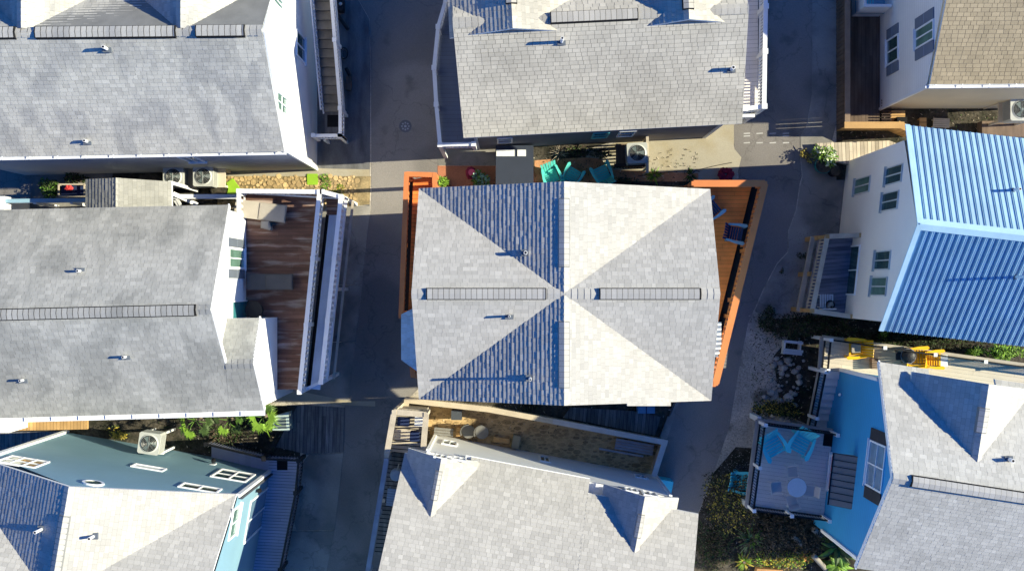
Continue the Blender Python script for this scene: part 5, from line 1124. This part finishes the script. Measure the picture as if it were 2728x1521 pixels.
bush('ground_plant', 'patch of green weeds on the flagstones near the lane', 'plant', 905, 510, .35, .25, .12, 160, [LEAFL, LEAFY], .06, 9)
bush('potted_plant', 'green leafy plant beside the top corner of the orange side deck', 'plant', 1178, 486, .20, .16, .5, 180, [LEAFL], .12, 10, 0)
bush('potted_plant', 'silvery green plant beside the maroon pouffe', 'plant', 1288, 478, .34, .22, .6, 260, [LEAFM, mat('silver_leaf', (.25, .42, .33), .6, .2)], .14, 11)
spiky('grass_clump', 'spiky green clump between the terracotta strips', 'plant', 1745, 466, 55, .50, .035, [LEAFM, LEAFL], 12)
spiky('grass_clump', 'spiky green clump beside the corner of the orange deck', 'plant', 1842, 466, 45, .42, .035, [LEAFM, LEAFD], 13)
spiky('dry_shrub', 'dead brown shrub against the dark wall of the upper middle house', 'plant', 1492, 408, 60, .55, .02, [BRUSH, PALEW], 14, up=(.3, 1.4))
bush('shrub', 'dark shrubs under the windows of the upper middle house', 'shrub', 1570, 405, .8, .18, .5, 360, [LEAFD, BRUSH], .10, 15)
bush('shrub', 'sprawling dry weeds right of the aqua chairs', 'shrub', 1665, 478, .45, .12, .25, 150, [BRUSH, LEAFD], .07, 16)
bush('shrub', 'variegated white and green shrub in a dark teal tub at the lane corner', 'shrub', 2200, 418, .34, .38, .8, 520, [LEAFM, LEAFL, mat('variegated_leaf', (.60, .66, .45), .6, .1)], .13, 17)
c = P(2195, 440, .45); g = G(); g.cyl((c.x, c.y), .26, 0, .42, GREENP, 20, .32); g.cyl((c.x, c.y), .30, .421, .425, SOIL, 20); tag(g.build('plant_tub', None, (c.x, c.y, 0)), 'dark teal tub under the variegated shrub', 'planter')
bush('shrub', 'dry yellowish shrub left of the variegated shrub', 'shrub', 2150, 415, .26, .34, .4, 220, [LEAFY, BRUSH], .08, 18)
c = P(2226, 455, .4); g = G(); g.cyl((c.x, c.y), .20, 0, .42, BLKM, 18, .23); g.cyl((c.x, c.y), .2, .42, .421, SOIL, 18); tag(g.build('planter', None, (c.x, c.y, 0)), 'round black pot beside the off-white house corner', 'planter')
bush('shrub', 'bright green fern at the eave edge of the blue metal roof', 'shrub', 2352, 893, .22, .18, .9, 200, [LEAFM, LEAFL], .10, 19)
bush('shrub', 'bright green shrub at the right edge below the blue metal roof', 'shrub', 2680, 942, .60, .22, 1.6, 800, [LEAFL, LEAFM], .13, 20)
bush('shrub', 'smaller green shrub left of the bright one below the blue roof', 'shrub', 2605, 938, .25, .14, 1.4, 260, [LEAFM, LEAFL], .10, 21)
bush('weed_clump', 'dark weed clump on the pavement beside the pale porch', 'plant', 2140, 682, .20, .12, .12, 120, [BRUSH, LEAFD], .07, 22)
bush('weed_clump', 'tiny dark weed on the pavement edge', 'plant', 2082, 724, .06, .14, .1, 50, [BRUSH, LEAFD], .05, 23)
# brush and beds on the right
DB = mat('dark_brush_leaf', (.035, .035, .02), .9, .3, 3.0)
bush('hedge', 'dark tangled hedge between the off-white house and the cream deck', 'hedge', 2160, 868, 1.7, .42, .7, 3000, [DB, DB, LEAFD, BRUSH], .10, 24, stems=14)
bush('hedge', 'dark shaded hedge under the blue metal roof edge', 'hedge', 2480, 905, 2.6, .30, .8, 2200, [DB, DB, LEAFD], .10, 25, stems=14)
bush('shrub', 'low dark shrub at the edge of the sandy verge above the rock pile', 'shrub', 2045, 850, .30, .45, .4, 500, [DB, LEAFD], .08, 26)
bush('shrub', 'mossy green shrub below the rock pile beside the grey deck corner', 'shrub', 2070, 1088, .85, .32, .5, 1300, [LEAFD, DB, LEAFY, DB], .09, 27)
bush('hedge', 'large dark green hedge between the lane and the grey deck', 'hedge', 1950, 1340, 1.0, 1.15, 1.0, 2700, [LEAFD, DB, BRUSH, BRUSH, LEAFY], .09, 28, stems=20)
bush('hedge', 'dry brown brush spreading below the grey deck', 'hedge', 2095, 1420, 1.7, .85, .8, 4200, [DB, BRUSH, BRUSH, DB], .11, 29, stems=20)
bush('hedge', 'dark scrub along the lower lane edge', 'hedge', 1905, 1450, .8, .9, .6, 2200, [DB, BRUSH, LEAFD], .09, 30, stems=12)
spiky('yucca', 'upright grey-green spiky yucca below the grey deck', 'yucca', 2003, 1440, 70, .85, .05, [mat('yucca_leaf', (.15, .22, .11), .6, .2), LEAFM], 31, up=(.3, 1.3), top=.3)
spiky('agave', 'yellow-green spiky agave at the bottom beside the tan bed', 'agave', 1985, 1500, 60, .55, .06, [LEAFL, LEAFY], 32, up=(.2, 1.2))
spiky('banana_plant', 'broad dark green leaves against the blue house corner', 'plant', 2235, 1460, 34, 1.0, .22, [LEAFM, LEAFD], 33, up=(.1, .9), top=.4)
spiky('banana_plant', 'bright green broad-leaved plant at the bottom by the grey roof corner', 'plant', 2236, 1508, 26, .7, .18, [LEAFL, LEAFM], 34, up=(.1, .9), top=.3)
bush('flower_bed', 'green and yellow flowering ground cover under the grey deck side', 'plant', 2085, 1490, 1.15, .32, .3, 1500, [LEAFL, LEAFM, LEAFY, BRUSH], .075, 35)
bush('shrub', 'orange and rust flowering shrub at the bottom of the bed', 'shrub', 2135, 1475, .35, .3, .4, 300, [LEAFY, mat('rust_petal', (.55, .22, .06), .7), LEAFM], .08, 36)
g = G(); g.prism([XY(2012, 1508), XY(2080, 1512), XY(2095, 1560), XY(2000, 1560)], 0, .35, mat('clay_bed', (.52, .28, .12), .8, .2)); tag(g.build('raised_bed', None, P(2050, 1520, 0)), 'tan clay-coloured raised bed at the bottom edge', 'raised bed')
for pts, lb in (((P(2112, 1428, .5), P(2150, 1460, .15)), 'grey log lying in the dry brush nearest the deck post'), ((P(2166, 1408, .6), P(2192, 1430, .2)), 'short grey log nearest the grey deck corner'), ((P(2166, 1478, .5), P(2214, 1530, .2)), 'long pale log at the bottom beside the broad leaves')):
    g = G(); g.tube([pts[0], pts[0].lerp(pts[1], .5) + VZ * .03, pts[1]], .10, mat('log_bark', (.30, .27, .22), .9, .2), 12); tag(g.build('log', None, pts[1]), lb, 'log')
rnd = random.Random(5); k = 0; used = []
while k < 46:
    y = rnd.uniform(955, 1125); x = 2098 + (1000 - y) * .22 + rnd.uniform(-48, 40)
    s = rnd.uniform(.06, .15) * (1.3 if y > 1060 else 1)
    if any(math.hypot(x - a, y - b) < (s + c_) * 55 for a, b, c_ in used): 
        rnd.random(); 
        if rnd.random() < .9: continue
    used.append((x, y, s)); c = P(x, y, .1); g = G(); g.blob((c.x, c.y, s * .5), s * rnd.uniform(.8, 1.2), s * rnd.uniform(.7, 1.1), s * .75, ROCK, k, 5, .22, rnd.uniform(.75, 1.25))
    tag(g.build('rock', None, (c.x, c.y, 0)), 'pale rock in the pile left of the black railed stair', 'rock', 'pale rocks piled beside the outdoor stair'); k += 1
# ground litter
g = G(); rnd = random.Random(9)
areas = [((2000, 830, 2180, 1120), 900), ((1870, 1260, 2180, 1521), 1500), ((2080, 840, 2600, 900), 700), ((1140, 1065, 1780, 1160), 300), ((420, 1120, 800, 1215), 500), ((1320, 400, 1860, 490), 300), ((2230, 290, 2728, 370), 500)]
for (x0, y0, x1, y1), n in areas:
    for _ in range(n):
        p = P(rnd.uniform(x0, x1), rnd.uniform(y0, y1), .03); a = rnd.uniform(0, 6.28); leaf(g, p, Vector((math.cos(a), math.sin(a), .25)), rnd.uniform(.04, .16), rnd.uniform(.015, .04), rnd.choice([BRUSH, DB, BRUSH, PALEW, LEAFD]), rnd.uniform(.6, 1.3), .1)
tag(g.build('leaf_litter'), 'dry leaf litter and twigs scattered over the yards', 'leaf litter', None, 'stuff')
g = G()
for _ in range(3500):
    y = rnd.uniform(620, 1480); x = 2150 - max(0, y - 560) * .34 + rnd.uniform(-25, 90)
    p = P(x, y, .01); s = rnd.uniform(.006, .02); g.blob((p.x, p.y, s * .5), s, s, s * .6, ROCK, _, 3, .2, rnd.uniform(.4, 1.1))
tag(g.build('gravel'), 'loose gravel on the sandy verge beside the lane', 'gravel', None, 'stuff')
# white broken bench
c = P(2112, 922, .4); r = thing('garden_bench', (c.x, c.y, 0), 'old white slatted bench in the dark hedge near the rock pile', 'bench')
for nm, yy, zz, xx in (('backrest', .16, .62, -.02), ('seat', -.17, .38, .04), ('seat', -.27, .37, .0)):
    g = G(); g.box((c.x - .36 + xx, c.x + .36 + xx), (c.y + yy - .05, c.y + yy + .05), (zz - .02, zz + .01), mat('faded_blue_white', (.50, .58, .66), .6, .1), rot=R(-6)); g.build(nm, r)
for sx in (-.3, .3): g = G(); g.box((c.x + sx - .03, c.x + sx + .03), (c.y - .3, c.y + .2), (0, .36), WHITE, rot=R(-6)); g.build('leg', r)
# porch objects of the off-white house
c = P(2202, 802, 2.3); r = thing('slatted_chair', (c.x, c.y, 1.9), 'white slatted chair at the lower end of the pale porch', 'chair')
g = G()
for k in range(6): g.box((c.x - .24 + k * .085, c.x - .18 + k * .085), (c.y - .25, c.y + .25), (2.28, 2.30), mat('faded_blue_white', (.50, .58, .66), .6, .1))
g.build('seat', r); g = G(); g.box((c.x - .25, c.x + .25), (c.y - .30, c.y - .26), (2.2, 2.7), WHITE); g.build('backrest', r)
for a in (-.22, .22):
    for b in (-.22, .22): g = G(); g.box((c.x + a - .02, c.x + a + .02), (c.y + b - .02, c.y + b + .02), (1.9, 2.28), WHITE); g.build('leg', r)
c = P(2216, 812, 2.5); g = G(); g.cyl((c.x, c.y), .13, 1.9, 2.3, BLKM, 18, .17)
for k in range(6): g.blob((c.x + .06 * math.cos(k), c.y + .06 * math.sin(k * 1.7), 2.33), .06, .06, .05, ROCK, k, 5, .3)
tag(g.build('flower_pot', None, (c.x, c.y, 1.9)), 'round dark pot of pale stones on the porch beside the slatted chair', 'planter')

# ------------------------------------------------------------------ patio fence and furniture of the lower middle house
g = G(); h = 1.25
def Fp(x, y): return XY(x, y, h)
pf_ = [Fp(1078, 1100), Fp(1084, 1066), Fp(1300, 1090), Fp(1480, 1123), Fp(1771, 1178), Fp(1744, 1262)]
r = thing('timber_fence', (*pf_[1], 0), 'long timber fence around the stone patio of the white house', 'fence')
PF = mat('pale_fence_board', (.55, .46, .33), .8, .12, 2.0); PF2 = mat('grey_fence_cap', (.58, .52, .45), .8, .12, 2.0)
for i in range(len(pf_) - 1):
    g = G(); fence_run(g, pf_[i], pf_[i + 1], h + .006 * (i % 2), PF, PF2 if i >= 3 else PF, .20, 0, .15, .03); g.build('fence_panel', r)
simple('storage_bin', 'black storage bin on the stone patio by the pale fence', 'storage bin', 1216, 1106, .7, lambda g, c: (g.box((c.x - .19, c.x + .19), (c.y - .17, c.y + .17), (0, .6), BLK, 2.0), g.box((c.x - .20, c.x + .20), (c.y - .18, c.y + .18), (.601, .64), SHUT, .5)))
GRC = mat('grey_wicker', (.20, .195, .18), .8, .15)
def pch(label, px, py, rot):
    c = P(px, py, .45); r = thing('patio_chair', (c.x, c.y, 0), label, 'chair', 'round-backed wicker chairs on the stone patio', local=True); r.rotation_euler = (0, 0, R(rot))
    g = G(); g.cyl((0, 0), .25, .30, .42, GRC, 20); g.build('seat', r); g = G()
    for k in range(12):
        a0, a1 = math.pi * .15 * 1 + k * .17, math.pi * .15 + (k + 1) * .17; q = [(.27 * math.cos(a), .27 * math.sin(a)) for a in (a0, a1)] + [(.31 * math.cos(a), .31 * math.sin(a)) for a in (a1, a0)]; g.prism(q, .42, .72, GRC, .7)
    g.build('backrest', r)
    for a in (.8, 2.4, 3.9, 5.4): g = G(); g.cyl((.2 * math.cos(a), .2 * math.sin(a)), .02, 0, .3, BLK, 6); g.build('leg', r)
pch('left round-backed wicker chair on the stone patio', 1248, 1150, 60); pch('right round-backed wicker chair on the stone patio', 1284, 1152, 60)
def slatbench(name, label, cat, px, py, z, w_, d, m, rot=0, n=5, h=.42):
    c = P(px, py, z + h); r = thing(name, (c.x, c.y, z), label, cat, local=True); r.rotation_euler = (0, 0, R(rot)); g = G()
    for k in range(n): y = -d / 2 + (k + .5) * d / n; g.obox(Z0, Vector((1, 0, 0)), Vector((0, 1, 0)), VZ, (-w_ / 2, w_ / 2), (y - d / n * .42, y + d / n * .42), (h - .03, h), m, 1 + .08 * (k % 2))
    g.build('seat', r)
    for a in (-1, 1):
        for b in (-1, 1): g = G(); g.obox(Vector((a * (w_ / 2 - .05), b * (d / 2 - .05), 0)), Vector((1, 0, 0)), Vector((0, 1, 0)), VZ, (-.025, .025), (-.025, .025), (0, h - .03), m); g.build('leg', r)
    return r
slatbench('low_table', 'small orange timber table left of the wicker chairs', 'table', 1221, 1150, 0, .16, .36, TANW, -5, 2)
slatbench('low_table', 'orange timber table right of the wicker chairs', 'table', 1336, 1173, 0, .62, .20, TANW, -8, 3)
cushion('wicker_ottoman', 'grey-green wicker ottoman against the white wall of the patio', 1375, 1178, .0, .30, .52, mat('olive_wicker', (.28, .26, .18), .9, .15), -10, .45, 'ottoman')
slatbench('low_bench', 'dark grey bench against the white wall at the left of the patio', 'bench', 1182, 1150, 0, .72, .30, GRC, -5, 3, .5)
slatbench('timber_stack', 'weathered pale plank pile on the shaded end of the patio', 'plank pile', 1690, 1190, 0, 1.45, .42, mat('silver_timber', (.36, .38, .42), .8, .15), -10, 4, .28)
slatbench('timber_plank', 'single long pale plank on the shaded end of the patio', 'plank', 1655, 1205, 0, 1.7, .09, mat('silver_timber2', (.42, .42, .42), .8, .15), -10, 1, .2)
slatbench('sun_lounger', 'white slatted lounger at the top of the slatted terrace', 'sun lounger', 1118, 1123, 2.8, .36, .34, PAPER, -3, 3, .35)
cushion('lounger_cushion', 'dark blue cushion at the top left of the slatted terrace', 1074, 1124, 2.82, .42, .32, NAVY, -3, .3)
slatbench('sun_lounger', 'pale timber lounger in the middle of the slatted terrace', 'sun lounger', 1070, 1158, 2.8, .60, .38, PALEW, -3, 4, .35)
cushion('lounger_cushion', 'navy cushion on the right of the slatted terrace', 1104, 1163, 2.82, .32, .36, NAVY, -3, .34)
c = P(1054, 1266, 3.2); r = thing('fire_bowl', (c.x, c.y, 2.5), 'round blue-grey covered bowl with a handle on the narrow side terrace', 'fire bowl'); BG_ = mat('blue_grey_cover', (.33, .42, .52), .5, .05)
g = G(); g.cyl((c.x, c.y), .22, 2.9, 3.2, BG_, 24, .20); g.blob((c.x, c.y, 3.2), .2, .2, .06, BG_, 1, 6, 0); g.build('bowl', r); g = G(); g.tube([(c.x + .05, c.y + .18, 3.2), (c.x + .12, c.y + .42, 3.25)], .02, PALEW, 6); g.build('handle', r)
g = G(); g.cyl((c.x, c.y), .05, 2.5, 2.9, BLK, 8); g.build('stand', r)
slatbench('bench', 'blue-grey slatted bench on the narrow side terrace', 'bench', 1046, 1325, 2.5, .42, .62, mat('blue_grey_timber2', (.30, .38, .50), .7, .1), -6, 7, .5)
simple('tarpaulin_box', 'blue tarpaulin-covered box behind the middle house', 'box', 1722, 1092, .5, lambda g, c: (g.box((c.x - .32, c.x + .32), (c.y - .13, c.y + .13), (0, .5), TARP), g.box((c.x - .02, c.x + .02), (c.y - .135, c.y + .135), (.501, .51), NAVY)))
# white bin by the palms
c = P(748, 1125, .9); r = thing('wheelie_bin', (c.x, c.y, 0), 'pale green wheeled bin beside the dark boardwalk', 'bin'); BN = mat('pale_green_bin', (.42, .52, .48), .5, .1)
g = G(); pts = [(c.x - .30, c.y - .28), (c.x + .30, c.y - .30), (c.x + .26, c.y + .36), (c.x - .26, c.y + .22)]; g.prism(pts, .05, .82, BN, .8); g.build('body', r)
g = G(); g.prism([(c.x + (x - c.x) * 1.06, c.y + (y - c.y) * 1.06) for x, y in pts], .821, .86, BN, 1.2); g.prism([(c.x + (x - c.x) * .7, c.y + (y - c.y) * .6 - .05) for x, y in pts], .861, .885, BN, .45); g.build('lid', r)
for sx in (-.22, .22): g = G(); g.tube([(c.x + sx - .03, c.y + .25, .08), (c.x + sx + .03, c.y + .25, .08)], .08, BLK, 10); g.build('wheel', r)
# beside the white outdoor stair
for (a, b, lb) in (((899, 40), (928, 80), 'longer black rolled mat lying beside the white outdoor stair'), ((922, 182), (932, 202), 'short black rolled mat beside the white outdoor stair')):
    g = G(); p, q = P(*a, .3), P(*b, .3); g.tube([p, q], .075, BLK, 12); tag(g.build('rolled_mat', None, (p.x, p.y, .2)), lb, 'rolled mat')
c = P(915, 140, .3); g = G()
for k in range(4): g.tube([(c.x + (.10 + .012 * k) * math.cos(a / 3), c.y + (.17 + .012 * k) * math.sin(a / 3), .03 + k * .035) for a in range(20)], .018, BLK if k % 2 else GALV, 6)
tag(g.build('coiled_hose', None, (c.x, c.y, 0)), 'coiled dark hose beside the middle of the white outdoor stair', 'hose')
simple('planter_box', 'narrow brown planter box below the short rolled mat', 'planter', 928, 222, .3, lambda g, c: g.box((c.x - .09, c.x + .09), (c.y - .25, c.y + .25), (0, .3), BROWND))
simple('meter_box', 'black and chrome utility box at the top of the white outdoor stair', 'utility box', 905, 12, .6, lambda g, c: (g.box((c.x - .12, c.x + .12), (c.y - .2, c.y + .25), (0, .6), BLK, 1.5), g.blob((c.x + .03, c.y, .62), .07, .07, .05, GALV, 2, 6, .1)))
# clutter behind the off-white house
slatbench('timber_pallet', 'pale sunlit pallet just above the blue metal roof', 'pallet', 2508, 328, 0, .62, .36, PALEW, -2, 5, .3)
slatbench('timber_pallet', 'small tan board stack left of the pale pallet', 'pallet', 2459, 326, 0, .26, .36, TANW, 0, 2, .3)
slatbench('low_deck_step', 'tan timber step at the right end of the tan fence', 'step', 2392, 312, 0, .55, .5, TANW, 0, 5, .35)
cushion('covered_box', 'dark covered box on the tan timber step', 2404, 322, .36, .4, .3, BLKM, 0, .3, 'box')
g = G(); p = P(2680, 330, .5); g.box((p.x - .9, p.x + .7), (p.y - .5, p.y + .1), (0, .5), BROWND, 1.2); tag(g.build('timber_bin', None, (p.x, p.y, 0)), 'dark brown timber bin under the right-edge platform', 'bin')
g = G(); pts = []
for i in range(24): t = i / 23; x = 1700 + 250 * t; y = 470 - 14 * math.sin(t * 3.1) - (t > .6) * (t - .6) * 90; pts.append(P(x, y, .02))
g.tube(pts, .012, BLK, 5); tag(g.build('garden_hose', None, pts[0]), 'thin black hose curving across the pale concrete yard', 'hose')
